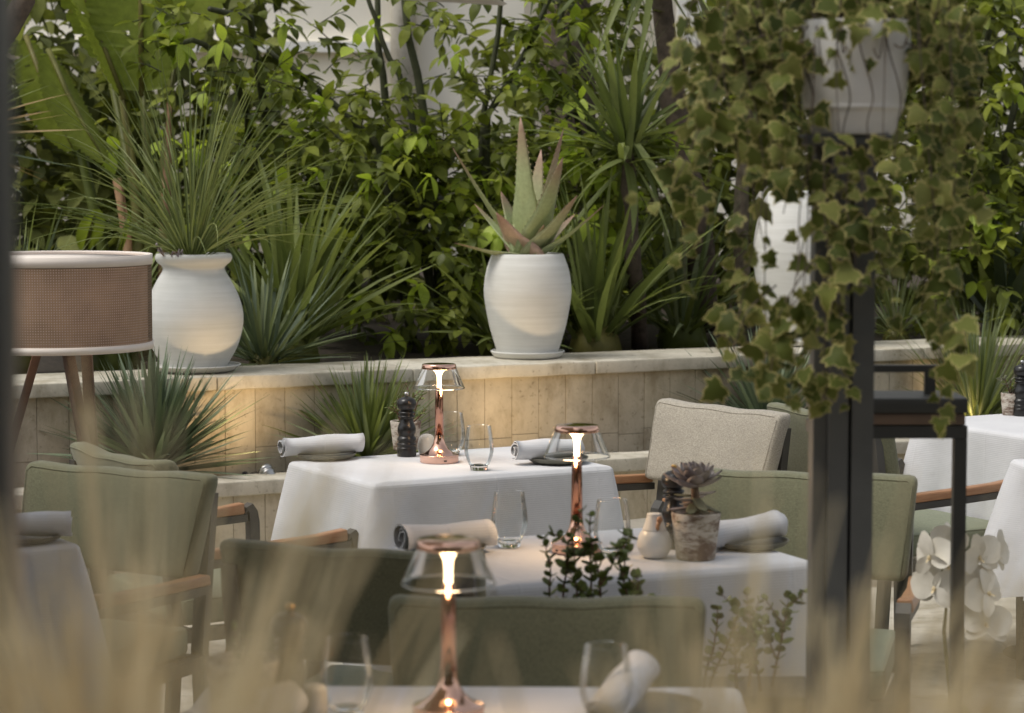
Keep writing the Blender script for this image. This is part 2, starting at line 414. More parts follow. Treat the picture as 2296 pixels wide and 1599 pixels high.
def ball(r, c=(0, 0, 0), seg=10, rings=7, sq=(1, 1, 1)):
    V, F = [], []
    for i in range(1, rings):
        a = pi * i / rings
        for k in range(seg):
            t = 2 * pi * k / seg; V.append((c[0] + r * sin(a) * cos(t) * sq[0], c[1] + r * sin(a) * sin(t) * sq[1], c[2] - r * cos(a) * sq[2]))
    b = len(V); V += [(c[0], c[1], c[2] - r * sq[2]), (c[0], c[1], c[2] + r * sq[2])]
    for i in range(rings - 2):
        for k in range(seg):
            k2 = (k + 1) % seg; F.append((i * seg + k, i * seg + k2, (i + 1) * seg + k2, (i + 1) * seg + k))
    for k in range(seg):
        k2 = (k + 1) % seg; F.append((b, k2, k)); F.append((b + 1, (rings - 2) * seg + k, (rings - 2) * seg + k2))
    return V, F
def blade_mesh(droop, seg=7, fold=.012, tipw=.02, wmax=.35, thick=False):
    """unit blade along +Y (length 1, width 1 across X), bending down in -Z"""
    V, F = [], []; a = 0.; y = z = 0.
    for i in range(seg + 1):
        t = i / seg
        w = (.55 + .45 * min(1, t / wmax)) if t < wmax else (1 - ((t - wmax) / (1 - wmax)) ** 1.6 * (1 - tipw))
        V += [(-w / 2, y, z + fold * w / 2 * 1.0), (0, y, z), (w / 2, y, z + fold * w / 2)]
        a = -droop * ((i + 1) / seg) ** 1.5; y += cos(a) / seg; z += sin(a) / seg
    for i in range(seg):
        for j in (0, 1): F.append((3 * i + j, 3 * i + j + 1, 3 * i + 4 + j, 3 * i + 3 + j))
    return V, F
BLADES = {}
def blade_data(mat, droop, key='b'):
    k = (mat, round(droop, 2))
    if k not in BLADES:
        # width is applied by scaling X (fold keeps with Z), so the mesh is stored with unit length
        V, F = blade_mesh(droop); BLADES[k] = data('blade', V, F, mat)
    return BLADES[k]
def aim(d, roll=0.):
    """matrix whose +Y runs along d, +Z as upward as possible"""
    d = Vector(d).normalized(); up = Vector((0, 0, 1))
    x = d.cross(up)
    if x.length < .02: x = Vector((1, 0, 0))
    x.normalize(); z = x.cross(d)
    return Matrix((x, d, z)).transposed().to_4x4() @ RY(roll)
def rosette(name, label, cat, base, n, L, W, mats, el=(5, 85), az=(0, 360), droops=(.2, .6), bias=1.0, group=None, seed=1, stem=None, crown_r=.02, dry=0.):
    """a spiky rosette: every blade a part"""
    r = random.Random(seed); root = thing(name, label, cat, base, 0, group)
    for i in range(n):
        e = radians(el[0] + (el[1] - el[0]) * r.random() ** bias); a = radians(az[0] + (az[1] - az[0]) * ((i * .618034) % 1) + r.uniform(-6, 6))
        d = Vector((cos(a) * cos(e), sin(a) * cos(e), sin(e)))
        ln = L * r.uniform(.72, 1.08) ; dr = r.choice(droops)
        m = r.choice(mats)
        if dry and e < radians(30) and r.random() < dry: m = 'blade_dry'
        off = Vector((cos(a), sin(a), 0)) * crown_r * r.random() + Vector((0, 0, r.uniform(0, crown_r)))
        put('blade', blade_data(m, dr), root, Matrix.Translation(off) @ aim(d, r.uniform(-.5, .5)) @ S(W * r.uniform(.8, 1.15), ln, ln if dr > .05 else ln))
    c = mk('crown_base', ball(crown_r * 1.3 + .012, (0, 0, 0), 8, 6), 'stalk', root)
    return root

# ------------------------------------------------------------------ the setting: paving, planter walls, beds, building
WA = radians(25.5)                                   # direction of the planter walls
U = Vector((cos(WA), sin(WA), 0)); N = Vector((-sin(WA), cos(WA), 0))      # along the wall, into the bed
ZL, ZU = .47, .79                                    # tops of the lower and upper coping
LW0 = PZ(1336, 1031, ZL); LW0.z = 0                  # a point under the lower coping's front edge
UW0 = PZ(1336, 809.5, ZU); UW0.z = 0                 # a point under the upper coping's front edge
WOFF = (UW0 - LW0).dot(N)
WM = Matrix((U, N, Vector((0, 0, 1)))).transposed().to_4x4()
def wallm(p): return Matrix.Translation(p) @ WM
g = mk('ground', ([(-60, -10, -.02), (60, -10, -.02), (60, 120, -.02), (-60, 120, -.02)], [(0, 1, 2, 3)]), 'soil', smooth=False); tag(g, kind='structure')
pv = thing('pavement', None, None); tag(pv, kind='structure')
base_joint = mk('joint_bed', ([(-6, 0, -.012), (6, 0, -.012), (6, 12, -.012), (-6, 12, -.012)], [(0, 1, 2, 3)]), 'paving', pv, False)
slab = data('paving_slab', *rbox(.297, .297, .012, .006, (1, 1, 1)), 'coping_stone', False)
for i in range(-3, 4):
    for j in range(4, 15):
        put('paving_slab', slab, pv, T(i * .6 + .1, j * .6 + .1, R.uniform(-.001, .001)))

def planter_wall(name, label, p0, x0, x1, ztop, zbot, joint, depth):
    """travertine-clad planter wall: core, cladding slabs, coping stones. local x along wall, y into bed"""
    root = thing(name, label, 'wall'); root.matrix_basis = wallm(p0)
    mk('core', box(x0, x1, .052, depth - .02, 0, ztop - .055), 'travertine', root, False)
    w = .117; k0 = int(math.floor(x0 / w)); k1 = int(math.ceil(x1 / w))
    rows = [(zbot, joint), (joint, ztop - .053)]
    datas = {}
    for k in range(k0, k1):
        sh = R.uniform(-.03, .03) if k % 3 == 0 else R.uniform(-.012, .012)
        for (a, b) in rows:
            za = a if a == zbot else a + sh; zb = b if b != joint else b + sh
            me = data('cladding_slab', *rbox(w / 2 - .0009, .011, (zb - za) / 2 - .0008, .0016, (1, 1, 1)), 'travertine', False)
            put('cladding_slab', me, root, T((k + .5) * w, .041 + R.uniform(-.0012, .0012), (za + zb) / 2))
    cl = .78; c0 = int(math.floor(x0 / cl)); c1 = int(math.ceil(x1 / cl))
    for k in range(c0, c1):
        def fn(x, y, z): return (x, y + .0015 * sin(x * 19 + k), z + .0012 * sin(x * 23 + y * 17 + k))
        mk('coping_stone', rbox(cl / 2 - .0015, depth / 2, .026, .006, (6, 2, 1), fn, ((k + .5) * cl, depth / 2, ztop - .026)), 'coping_stone', root)
    return root
planter_wall('lower_planter_wall', 'low travertine planter wall with pale stone coping behind the tables', LW0, -2.6, 3.0, ZL, .0, .21, .17)
planter_wall('upper_planter_wall', 'taller travertine planter wall whose stone coping carries the white pots', UW0, -2.6, 3.2, ZU, .33, .50, .40)
# soil in the lower planter, bed behind the upper wall
o = mk('planting_soil', box(-2.6, 3.0, .165, WOFF + .05, .2, .40), 'soil', smooth=False, M=wallm(LW0)); tag(o, kind='structure')
V, F = [], []
nx, ny = 30, 24
for j in range(ny + 1):
    for i in range(nx + 1):
        x = -9 + 20 * i / nx; y = .39 + 14 * (j / ny) ** 1.3
        V.append((x, y, .70 + .22 * min(1, max(0, (y - .4) / 5)) + R.uniform(-.03, .03) * (j > 0)))
for j in range(ny):
    for i in range(nx):
        a = j * (nx + 1) + i; F.append((a, a + 1, a + nx + 2, a + nx + 1))
o = mk('planting_bed', (V, F), 'soil', M=wallm(UW0)); tag(o, kind='structure')
# black gravel in the lower planter
parts = []
for i in range(900):
    x = R.uniform(-2.3, 2.7); y = R.uniform(.19, WOFF - .0); s = R.uniform(.008, .021)
    c = ball(s, (0, 0, 0), 5, 4, (R.uniform(.7, 1.2), R.uniform(.7, 1.2), R.uniform(.5, .9)))
    parts.append(xf(c, T(x, y, .405 + R.uniform(0, .02)) @ RZ(R.uniform(0, 6)) @ RX(R.uniform(-.6, .6))))
o = mk('gravel', join(*parts), 'gravel_black', smooth=False, M=wallm(LW0))
tag(o, 'black slate chippings covering the soil of the low planter', 'gravel', kind='stuff')

def building():
    root = thing('building', 'cream garden building glimpsed behind the shrubs with a dark window', 'building', (0, 16.5, 0))
    wx0, wx1 = PD(1572, 0, 16.5).x, PD(1612, 0, 16.5).x; wz0, wz1 = PD(0, 130, 16.5).z, PD(0, 20, 16.5).z
    dx0 = PD(1175, 0, 16.5).x; dx1 = PD(1540, 0, 16.5).x
    mk('wall', join(box(-9, dx0, 0, .4, 0, 5.5), box(dx1, wx0 - .0, 0, .4, 0, 5.5), box(wx1, 9, 0, .4, 0, 5.5),
                    box(wx0, wx1, 0, .4, 0, wz0), box(wx0, wx1, 0, .4, wz1, 5.5)), 'building_cream', root, False)
    mk('recess_wall', box(dx0, dx1, .9, 1.3, 0, 5.5), 'building_cream', root, False)
    w = mk('window', join(box(wx0 - .16, wx0, -.05, .1, wz0 - .1, wz1 + .16), box(wx1, wx1 + .16, -.05, .1, wz0 - .1, wz1 + .16),
                          box(wx0, wx1, -.05, .1, wz1, wz1 + .16), box(wx0, wx1, -.08, .1, wz0 - .1, wz0)), 'building_white', root, False)
    mk('pane', box(wx0, wx1, .12, .15, wz0, wz1), 'window_dark', w, False)
    za = PD(0, 118, 16.5).z; zb = PD(0, 205, 16.5).z
    mk('string_course', box(-5, PD(880, 0, 16.5).x, -.10, -.002, za, za + .07), 'building_white', root, False)
    mk('plinth', box(-5, PD(880, 0, 16.5).x, -.16, -.004, 0, zb), 'coping_stone', root, False)
    px = PD(905, 0, 16.4).x
    mk('downpipe', tube([(px, -.12, 1.0), (px, -.12, 5)], .09, 10), 'coping_stone', root)
building()
def unseen_shade():  # out-of-view wall and roof, added to darken the camera-facing sides of cloths and chairs
    root = thing('unseen_shade_screen', 'unseen dark wall with roof, added behind the viewpoint for shade', 'building', (0, -3.2, 0))
    mk('wall', box(-9, 9, -.3, 0, 0, 4.6), 'wood_dark', root, False)
    mk('roof', box(-9, 9, .002, 2.7, 2.75, 2.9), 'building_cream', root, False)
    for x in (-4.2, 4.2): mk('column', box(x - .09, x + .09, 2.4, 2.58, -.01, 2.748), 'post_paint', root, False)
unseen_shade()

# ------------------------------------------------------------------ tables and cloths
def rrect(hx, hy, r, n=8, m=10):
    """rounded rectangle outline with (point, normal, corner weight)"""
    out = []
    cs = [(hx - r, hy - r, 0), (-hx + r, hy - r, 90), (-hx + r, -hy + r, 180), (hx - r, -hy + r, 270)]
    for i, (cx, cy, a0) in enumerate(cs):
        for k in range(n + 1):
            a = radians(a0 + 90 * k / n); out.append((Vector((cx + r * cos(a), cy + r * sin(a))), Vector((cos(a), sin(a))), 1.))
        nx_ = cs[(i + 1) % 4]; a = radians(a0 + 90)
        p = out[-1][0]; q = Vector((nx_[0] + r * cos(a), nx_[1] + r * sin(a)))
        L = (q - p).length
        for k in range(1, m):
            t = k / m; dist = min(t, 1 - t) * L
            out.append((p.lerp(q, t), Vector((cos(a), sin(a))), exp(-(dist / .075) ** 2) - .45 * exp(-((dist - .13) / .05) ** 2)))
    return out
def cloth_mesh(hx, hy, drop, seed, flare=.10, base=.02, bulge=.0):
    r = random.Random(seed); ol = rrect(hx, hy, .016, 4, 40); n = len(ol); V, F = [], []
    ph = [r.uniform(0, 6) for _ in range(4)]
    rings = []
    for s in (0.0, .45, .8, .96):
        rings.append([(p * s, 0.0, .0) for p, _, _ in ol])
    for a in (20, 45, 70, 90):
        a = radians(a); rr = .016
        rings.append([(p + nn * (-rr + rr * sin(a)), -rr + rr * cos(a), 0) for p, nn, c in ol])
    D = 12
    for k in range(1, D + 1):
        t = k / D; ring = []
        for i, (p, nn, c) in enumerate(ol):
            u = i / n * 2 * pi
            o = base * t + flare * c * t ** .9 + .012 * t * (sin(7 * u + ph[0]) + .8 * sin(11 * u + ph[1])) + .008 * t * sin(19 * u + ph[2]) * (.3 + t)
            fold = .006 * t * sin(31 * u + ph[3])
            ring.append((p + nn * (o + fold * .6), -.016 - (drop - .016) * t + .012 * t * sin(3 * u + ph[1]) - .02 * c * t, 0))
        rings.append(ring)
    for ri, ring in enumerate(rings):
        for q, z, _ in ring:
            wob = .0012 * sin(q.x * 14 + ph[0]) * sin(q.y * 11 + ph[1]) if ri < 3 else 0
            V.append((q.x, q.y, z + wob))
    for i in range(len(rings) - 1):
        for k in range(n):
            k2 = (k + 1) % n; F.append((i * n + k, i * n + k2, (i + 1) * n + k2, (i + 1) * n + k))
    return V, F
TT = .75
def table(c, ang, hx, hy, lab_t, lab_c, seed, drop=.46, flare=.10):
    t = thing('dining_table', lab_t, 'table', (c[0], c[1], 0), ang, 'cloth covered dining tables')
    mk('tabletop', rbox(hx - .022, hy - .022, .012, .006, (1, 1, 1), None, (0, 0, TT - .018)), 'wood_dark', t)
    mk('pedestal', lathe([(.03, .03), (.03, TT - .03)], 14), 'dark_metal', t)
    mk('foot_plate', lathe([(.2, .0), (.2, .012), (.04, .03)], 24), 'dark_metal', t)
    cl = mk('tablecloth', cloth_mesh(hx, hy, drop, seed, flare), 'white_linen', None, True, Matrix.Translation((c[0], c[1], TT)) @ RZ(ang))
    tag(cl, lab_c, 'tablecloth', 'white tablecloths')
A0, A1, A2 = PZ(850, 1083, TT), PZ(628, 1036, TT), PZ(1392, 1043, TT)
cA = (A1 + A2) / 2; aA = atan2((A2 - A0).y, (A2 - A0).x)
table(cA, aA, (A2 - A0).length / 2, (A1 - A0).length / 2 + .01, 'table hidden under the cloth with the pepper mill before the wall',
      'white cloth on the middle table below the aloe pot', 3, flare=.075)
cB = Vector((.185, 5.095, 0)); aB = radians(24)
table(cB, aB, .37, .285, 'table hidden under the cloth with the purple succulent', 'white cloth on the table bearing the purple succulent', 5, flare=.06)
cC = Vector((-.07, 3.46, 0))
table(cC, radians(-1), .43, .345, 'table hidden under the nearest cloth', 'white cloth on the nearest table with the blurred lamp', 8)
cI = Vector((-.935, 5.215, 0)) + Vector((cos(radians(33)), sin(radians(33)), 0)) * -.36 + Vector((-sin(radians(33)), cos(radians(33)), 0)) * .30
table(cI, radians(33), .36, .30, 'table hidden under the cloth at the left edge of the photo', 'white cloth on the table cut by the left edge', 11)
uJ = radians(30); cJ = Vector((1.285, 7.72, 0)) + Vector((cos(uJ), sin(uJ), 0)) * .35 + Vector((sin(uJ), -cos(uJ), 0)) * .35
table(cJ, uJ, .35, .35, 'table hidden under the cloth behind the black stand', 'white cloth behind the black stand at the right edge', 14)
cK = Vector((1.41, 6.42, 0)) + Vector((.38, .0, 0))
table(cK, radians(8), .36, .34, 'table hidden under the cloth sliver at the right edge', 'sliver of white cloth hem below the right chair arm', 17, drop=.36)

# ------------------------------------------------------------------ chairs
def make_chair():
    t = thing('armchair', '-', 'chair'); W, TOPZ, BOTZ = .264, .832, .595
    # backrest cushion: curved, leaning, wider at the top
    hz = (TOPZ - BOTZ) / 2; zc = (TOPZ + BOTZ) / 2
    def bk(x, y, z):
        f = z / hz; x2 = x * (1 + .035 * f)
        bul = .010 * (1 - (x / W) ** 2) * (1 - f * f) * (1 if y > 0 else .4)
        return (x2, y + (bul if y > 0 else -bul) + .38 * x * x - .035 * f - .27 + .0, z + .008 * (x / W) ** 2 * (f > 0) + .0022 * sin(x * 31) * (f > .6))
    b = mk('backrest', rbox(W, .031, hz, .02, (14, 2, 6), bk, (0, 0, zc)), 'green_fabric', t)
    seam = []
    for s in (1, -1):
        yy = .031 * s; e = .010
        pts = [(-W + e + .004, -hz + e), (-W + e, hz - e - .012)] + [(-W + e + .012 + (2 * W - 2 * e - .024) * k / 16, hz - e) for k in range(17)] + [(W - e, hz - e - .012), (W - e - .004, -hz + e)]
        seam.append(tube([Vector(bk(x, yy * .93, z)) + Vector((0, 0, zc)) for x, z in pts], .0022, 5))
    mk('piping', join(*seam), 'green_fabric', b)
    # seat cushion
    def st(x, y, z): return (x * (1 + .03 * (y / .24)), y, z + (.012 * (1 - (x / .24) ** 2) * (1 - (y / .24) ** 2) if z > 0 else 0))
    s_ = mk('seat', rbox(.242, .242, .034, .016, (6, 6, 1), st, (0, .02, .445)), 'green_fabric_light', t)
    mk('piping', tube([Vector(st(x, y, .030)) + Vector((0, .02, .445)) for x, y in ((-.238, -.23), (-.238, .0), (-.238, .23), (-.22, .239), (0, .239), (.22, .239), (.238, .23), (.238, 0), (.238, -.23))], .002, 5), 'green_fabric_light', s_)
    mk('seat_frame', join(box(-.268, .268, .235, .262, .375, .41), box(-.268, .268, -.235, -.21, .375, .41), box(-.268, -.244, -.209, .234, .375, .41), box(.244, .268, -.209, .234, .375, .41)), 'bronze', t, False)
    for s in (-1, 1):
        x = s * .285
        # front leg rises to the arm and turns back with a rounded corner
        path = [(x * 1.0, .275, .0), (x, .262, .3), (x, .255, .57)]
        leg = []
        for i, (px, py, pz) in enumerate([(x, .262, 0), (x, .255, .3), (x, .25, .575), (x, .246, .602), (x, .236, .618), (x, .222, .622)]):
            leg.append((px, py, pz))
        V, F = [], []
        for i, p in enumerate(leg):
            q = Vector(leg[min(i + 1, len(leg) - 1)]) - Vector(leg[max(0, i - 1)]); q.normalize(); nrm = Vector((0, q.z, -q.y))
            hw = .0145 if i < 3 else .0145 - .0015 * (i - 2)
            for (sx, sn) in ((-1, -1), (1, -1), (1, 1), (-1, 1)):
                V.append(Vector(p) + Vector((sx * .016, 0, 0)) + nrm * sn * hw - (Vector((0, 0, .014)) if i == 5 else Vector((0, 0, 0))))
        for i in range(len(leg) - 1):
            for k in range(4): F.append((4 * i + k, 4 * i + (k + 1) % 4, 4 * i + 4 + (k + 1) % 4, 4 * i + 4 + k))
        F += [(3, 2, 1, 0), tuple(4 * (len(leg) - 1) + k for k in range(4))]
        mk('leg', (V, F), 'bronze', t, False)
        # rear leg: square tube leaning back up to the backrest
        V = []
        for (py, pz) in ((-.262, 0), (-.235, .42), (-.262, .64), (-.283, .79)):
            for sx, sy in ((-1, -1), (1, -1), (1, 1), (-1, 1)): V.append((s * .245 + sx * .017, py + sy * .013 - .012, pz))
        F = [(4 * i + k, 4 * i + (k + 1) % 4, 4 * i + 4 + (k + 1) % 4, 4 * i + 4 + k) for i in range(3) for k in range(4)] + [(3, 2, 1, 0), (12, 13, 14, 15)]
        mk('leg', (V, F), 'bronze', t, False)
        def rail(xx, y, z): return (xx + s * (-.02 + .02 * min(1, (y + .23) / .2)) * .6, y, z - .018 * (.22 - y) / .45)
        ar = mk('arm_rail', rbox(.013, .235, .011, .002, (1, 8, 1), rail, (x, -.005, .587)), 'bronze', t)
        def cap(xx, y, z): return (xx * (1 - .12 * (z > 0)) + s * (-.02 + .02 * min(1, (y + .23) / .2)) * .6, y, z - .018 * (.22 - y) / .45 + .006 * max(0, (y - .13) / .09) ** 1.0 * (z > 0) * (y > .13))
        mk('armrest', rbox(.019, .224, .0125, .0055, (1, 18, 1), cap, (x, -.006, .6115)), 'teak', t)
    return t
CH = make_chair()
def copy_tree(o, parent=None):
    c = o.copy(); COL.objects.link(c); c.parent = parent
    for ch in o.children: copy_tree(ch, c)
    return c
def set_fabric(o, a, b):
    if o.type == 'MESH' and o.data.materials[0].name.startswith('green_fabric'):
        o.data = o.data.copy(); o.data.materials[0] = MATS[b]
    for ch in o.children: set_fabric(ch, a, b)
chairs = [  # back centre (top edge), facing angle, label
    ((-.945, 5.83), -117, 'sage green armchair facing the table at the left edge'),
    ((-1.01, 6.165), 34, 'sage green armchair tucked under the far left side of the middle table'),
    ((.644, 7.30), 219, 'beige armchair at the right side of the middle table'),
    ((.935, 7.19), 31, 'sage green armchair with its back against the beige one'),
    ((.70, 5.76), -104, 'sage green armchair behind the napkin and dark post'),
    ((-.318, 4.66), 73, 'sage green armchair whose back hides the left end of the succulent table'),
    ((.06, 4.10), -90, 'sage green armchair with blurred back behind the nearest table'),
]
for i, ((x, y), a, lab) in enumerate(chairs):
    o = CH if i == 0 else copy_tree(CH)
    an = radians(a); f = Vector((cos(an), sin(an), 0))
    o.location = Vector((x, y, 0)) + f * .285; o.rotation_euler = (0, 0, an - pi / 2)
    tag(o, lab, 'chair', 'upholstered armchairs around the tables')
    if i == 2: set_fabric(o, 0, 'beige_fabric')

# ------------------------------------------------------------------ table lamps
GL = 'rose copper table lamps'
def make_lamp():
    t = thing('table_lamp', '-', 'lamp')
    b = mk('base', lathe([(.0515, .0), (.0528, .0015), (.0535, .0185), (.053, .0195)], 56), 'rose_satin', t)
    mk('port', box(-.004, .004, -.0538, -.050, .0065, .0105), 'black_lacquer', b, False, RZ(-.55))
    mk('flare', lathe(smooth_prof([(.0535, .0192), (.0530, .0215), (.040, .0265), (.027, .036), (.0185, .049), (.0145, .062), (.0130, .075)], 5), 56, False), 'rose_copper', t)
    mk('stem', lathe([(.0130, .074), (.0105, .2045), (.0100, .2055)], 32), 'copper_stem', t)
    li = mk('light_guide', lathe(smooth_prof([(.0062, .2056), (.0062, .228), (.0075, .240), (.0120, .250), (.0190, .2560), (.0195, .257)], 5), 32), 'lamp_core', t)
    sh = mk('shade', lathe([(.0695, .2055), (.0705, .2065), (.0695, .2085), (.0480, .2595)], 64, False), 'thin_glass', t)
    mk('rim', lathe([(.0690, .2050), (.0704, .2042), (.0712, .2057), (.0704, .2073), (.0690, .2068), (.0690, .2050)], 64, False), 'thick_glass', sh)
    mk('cap', lathe([(.030, .2585), (.0478, .2585), (.0484, .2595), (.0462, .2705), (.0450, .2718), (.020, .2720)], 56), 'rose_copper', t)
    return t
LAMP = make_lamp()
def lamp(u, v, label, first=False, rz=0.):
    o = LAMP if first else copy_tree(LAMP)
    o.location = PZ(u, v, TT + .0005); o.rotation_euler = (0, 0, rz); tag(o, label, 'lamp', GL)
    l = bpy.data.lights.new('lamp_light', 'POINT'); l.energy = .55; l.color = (1, .66, .36); l.shadow_soft_size = .02
    lo = bpy.data.objects.new('lamp_light', l); COL.objects.link(lo); lo.parent = o; lo.location = (0, 0, .19)
    lo.location = (0, -.03, .2)
lamp(985, 1036, 'rose copper table lamp beside the black pepper mill, sharp', True, .9)
lamp(1293, 1238, 'rose copper table lamp left of the honey pot', False, -.4)
lamp(1006, 1612, 'blurred rose copper table lamp on the nearest table', False, 0)

# ------------------------------------------------------------------ tableware
def make_glass():
    t = thing('water_glass', '-', 'glass')
    mk('bowl', lathe(smooth_prof([(.024, .012), (.028, .016), (.034, .030), (.0385, .046), (.0395, .058), (.037, .085), (.0325, .116), (.0322, .1185)], 5), 48, False), 'thin_glass', t)
    mk('foot', lathe([(.0215, .0), (.0235, .001), (.0242, .0115), (.0225, .0145), (.010, .0135)], 40), 'thick_glass', t)
    return t
GLS = make_glass()
def glass(u, v, label, first=False):
    o = GLS if first else copy_tree(GLS); o.location = PZ(u, v, TT + .0008); tag(o, label, 'glass', 'stemless water glasses')
glass(1074, 1054, 'stemless water glass right of the sharp table lamp', True)
glass(1012, 1020, 'stemless water glass half hidden behind the sharp table lamp')
glass(1142, 1226, 'stemless water glass at the left of the middle lamp')
glass(1372, 1246, 'stemless water glass between the lamp and the honey pot')
glass(778, 1606, 'blurred stemless water glass left of the nearest lamp')
glass(1358, 1625, 'blurred stemless water glass before the upright napkin')

def napkin_vf(L, seed, rx=.037, rz=.0285):
    """a rolled cloth napkin: spiral sheet with thickness, axis along X"""
    r = random.Random(seed); n = 80; turns = 3.1; prof = []
    for k in range(n + 1):
        t = k / n; a = -pi * .5 - .35 + t * turns * 2 * pi; rad = .16 + .84 * t ** .7 + .03 * sin(a * 1.7 + seed)
        prof.append((rad * cos(a) * (1 + .06 * sin(a)), rad * sin(a)))
    # tail lying flat at the outside end
    V, F = [], []; st = 11; m = len(prof)
    for side in (0, 1):
        for j in range(st + 1):
            s = j / st - .5; k = 1 + .06 * sin(s * 5 + seed) + (.07 if j in (0, st) else 0)
            for i, (px, pz) in enumerate(prof):
                q = Vector((px, pz)).normalized() * (-.0036 if side else 0.0)
                V.append((s * L + .007 * sin(i * .11 + seed), px * rx * k + q.x, max(-rz * .93, pz * rz * k * (1 + .05 * sin(s * 9 + seed))) + q.y + rz * .93 + .0))
    off = (st + 1) * m
    for j in range(st):
        for i in range(m - 1):
            a = j * m + i; F.append((a, a + 1, a + m + 1, a + m)); b = a + off; F.append((b, b + m, b + m + 1, b + 1))
    for j in range(st):
        for i in (0, m - 1):
            a = j * m + i; F.append((a, a + m, a + m + off, a + off))
    for i in range(m - 1):
        for j in (0, st):
            a = j * m + i; F.append((a, a + 1, a + 1 + off, a + off))
    return V, F
def plate_vf(r=.085): return lathe(smooth_prof([(.02, .0), (r * .68, .0005), (r * .9, .006), (r, .015), (r * 1.0, .0165), (r * .965, .0155), (r * .86, .008), (r * .5, .0062), (.003, .006)], 4), 56)
def napkin(loc, ang, label, seed, L=.215, tilt=0., roll=0., sc=1.):
    t = mk('napkin', napkin_vf(L, seed), 'white_linen', None, True, Matrix.Translation(loc) @ RZ(ang) @ RY(-tilt) @ RX(roll) @ S(sc)); tag(t, label, 'napkin', 'rolled white napkins'); return t
def plate(loc, label, r=.085):
    o = mk('side_plate', plate_vf(r), 'plate_green', None, True, Matrix.Translation(loc)); tag(o, label, 'plate', 'small olive side plates'); return o
def setting(u, v, ang, lp, ln, seed, dx=0., du=0, dv=0, L=.215, tilt=0.):
    p = PZ(u, v, TT + .0008); plate(p, lp)
    q = p + Vector((dx * cos(ang) + 0, dx * sin(ang), .0125)); napkin(q, ang, ln, seed, L, tilt)
setting(731, 1028, radians(17), 'olive side plate under the napkin on the left of the middle table', 'rolled white napkin left of the black pepper mill', 1, -.012, L=.225, tilt=.03)
setting(1250, 1037, radians(20), 'olive side plate behind the middle lamp shade', 'rolled white napkin seen through the middle lamp shade', 2, -.03, L=.19)
setting(1680, 1226, radians(28), 'olive side plate beside the birch pot with purple succulent', 'rolled white napkin right of the birch pot', 4, -.02, L=.20, tilt=.08)
setting(1000, 1240, radians(22), 'olive side plate mostly hidden behind the nearest lamp', 'rolled white napkin behind the nearest lamp shade', 5, .0, L=.2)
setting(52, 1214, radians(6), 'olive side plate at the left edge of the photo', 'rolled white napkin at the left edge of the photo', 6, -.0, L=.20)
# nearest table: upright folded napkin and one at the lower edge
pC = PZ(1455, 1600, TT + .0008)
plate(pC, 'olive side plate on the nearest table behind the blurred glass', .08)
napkin(pC + Vector((-.035, -.025, .022)), radians(52), 'rolled white napkin propped up behind the blurred glass', 8, .13, .5, 0, .95)
napkin(PZ(545, 1640, TT + .012), radians(50), 'rolled white napkin at the bottom edge of the photo', 9, .2, .05)

def mill_profile(h):
    k = h / .172
    return [(r * k, z * k) for r, z in smooth_prof([(.0255, 0), (.0262, .002), (.0262, .022), (.0245, .024), (.0245, .028), (.026, .030), (.026, .034), (.0235, .036), (.0235, .041), (.0262, .044), (.0255, .049), (.0215, .056),
            (.0245, .066), (.0245, .078), (.0205, .089), (.0185, .096), (.0180, .104), (.0228, .107), (.0228, .110), (.019, .112), (.019, .115), (.0225, .117), (.0215, .121), (.016, .1245),
            (.0225, .129), (.0265, .138), (.0262, .147), (.021, .156), (.011, .1605), (.0045, .162), (.0045, .1635)], 3)]
def mill(p, label, h, knob):
    t = thing('pepper_mill', label, 'pepper mill', p, 0, 'black turned pepper mills')
    mk('body', lathe(mill_profile(h), 36), 'black_lacquer', t)
    mk('knob', lathe([(r, z + h * .945) for r, z in smooth_prof([(.004, 0), (.005, .003), (.0065, .006), (.0070, .009), (.005, .012), (.001, .013)], 3)], 20), knob, t)
mill(PZ(912, 1022, TT + .0008), 'black turned pepper mill in front of the jade pot', .178, 'steel')
mill(PZ(1510, 1228, TT + .0008), 'black pepper mill with brass knob behind the purple succulent', .178, 'brass')
mill(PZ(2290, 932, TT + .0008), 'black pepper mill cut by the right edge', .178, 'steel')
mill(PZ(652, 1622, TT + .0008), 'blurred black pepper mill on the nearest table', .178, 'brass')
def birch_pot(p, label, r0, r1, h):
    t = thing('birch_pot', label, 'plant pot', p, 0, 'birch bark pots')
    mk('pot', lathe([(r0 * .97, 0), (r0, .003), (r1, h - .002), (r1 * .985, h), (r1 * .9, h), (r1 * .88, h - .02), (.01, h - .02)], 40), 'birch_bark', t)
    mk('potting_soil', lathe([(r1 * .875, h - .0185), (r1 * .5, h - .013), (.004, h - .010)], 20), 'soil', t)
    return t
pA, pB, pJ, pN = PZ(910, 1008, TT + .0008), PZ(1560, 1252, TT + .0008), PZ(2268, 930, TT + .0008), PZ(545, 1625, TT + .0008)
birch_pot(pA, 'birch bark pot behind the black pepper mill', .036, .045, .083)
birch_pot(pB, 'birch bark pot at the front edge of its cloth, holding the purple succulent', .041, .052, .098)
birch_pot(pJ, 'pale birch bark pot near the right edge', .03, .036, .072)
birch_pot(pN, 'blurred birch bark pot at the lower left of the nearest table', .045, .056, .10)
o = mk('salt_shaker', lathe(smooth_prof([(.018, 0), (.023, .003), (.026, .018), (.0255, .034), (.021, .048), (.012, .056), (.001, .058)], 5), 32), 'ceramic_cream', None, True, Matrix.Translation(PZ(957, 1018, TT + .0008)))
tag(o, 'cream egg shaped salt shaker beside the black pepper mill', 'salt shaker')
hp = thing('honey_pot', 'white pear shaped honey pot with wooden dipper beside the birch pot', 'honey pot', PZ(1467, 1250, TT + .0008))
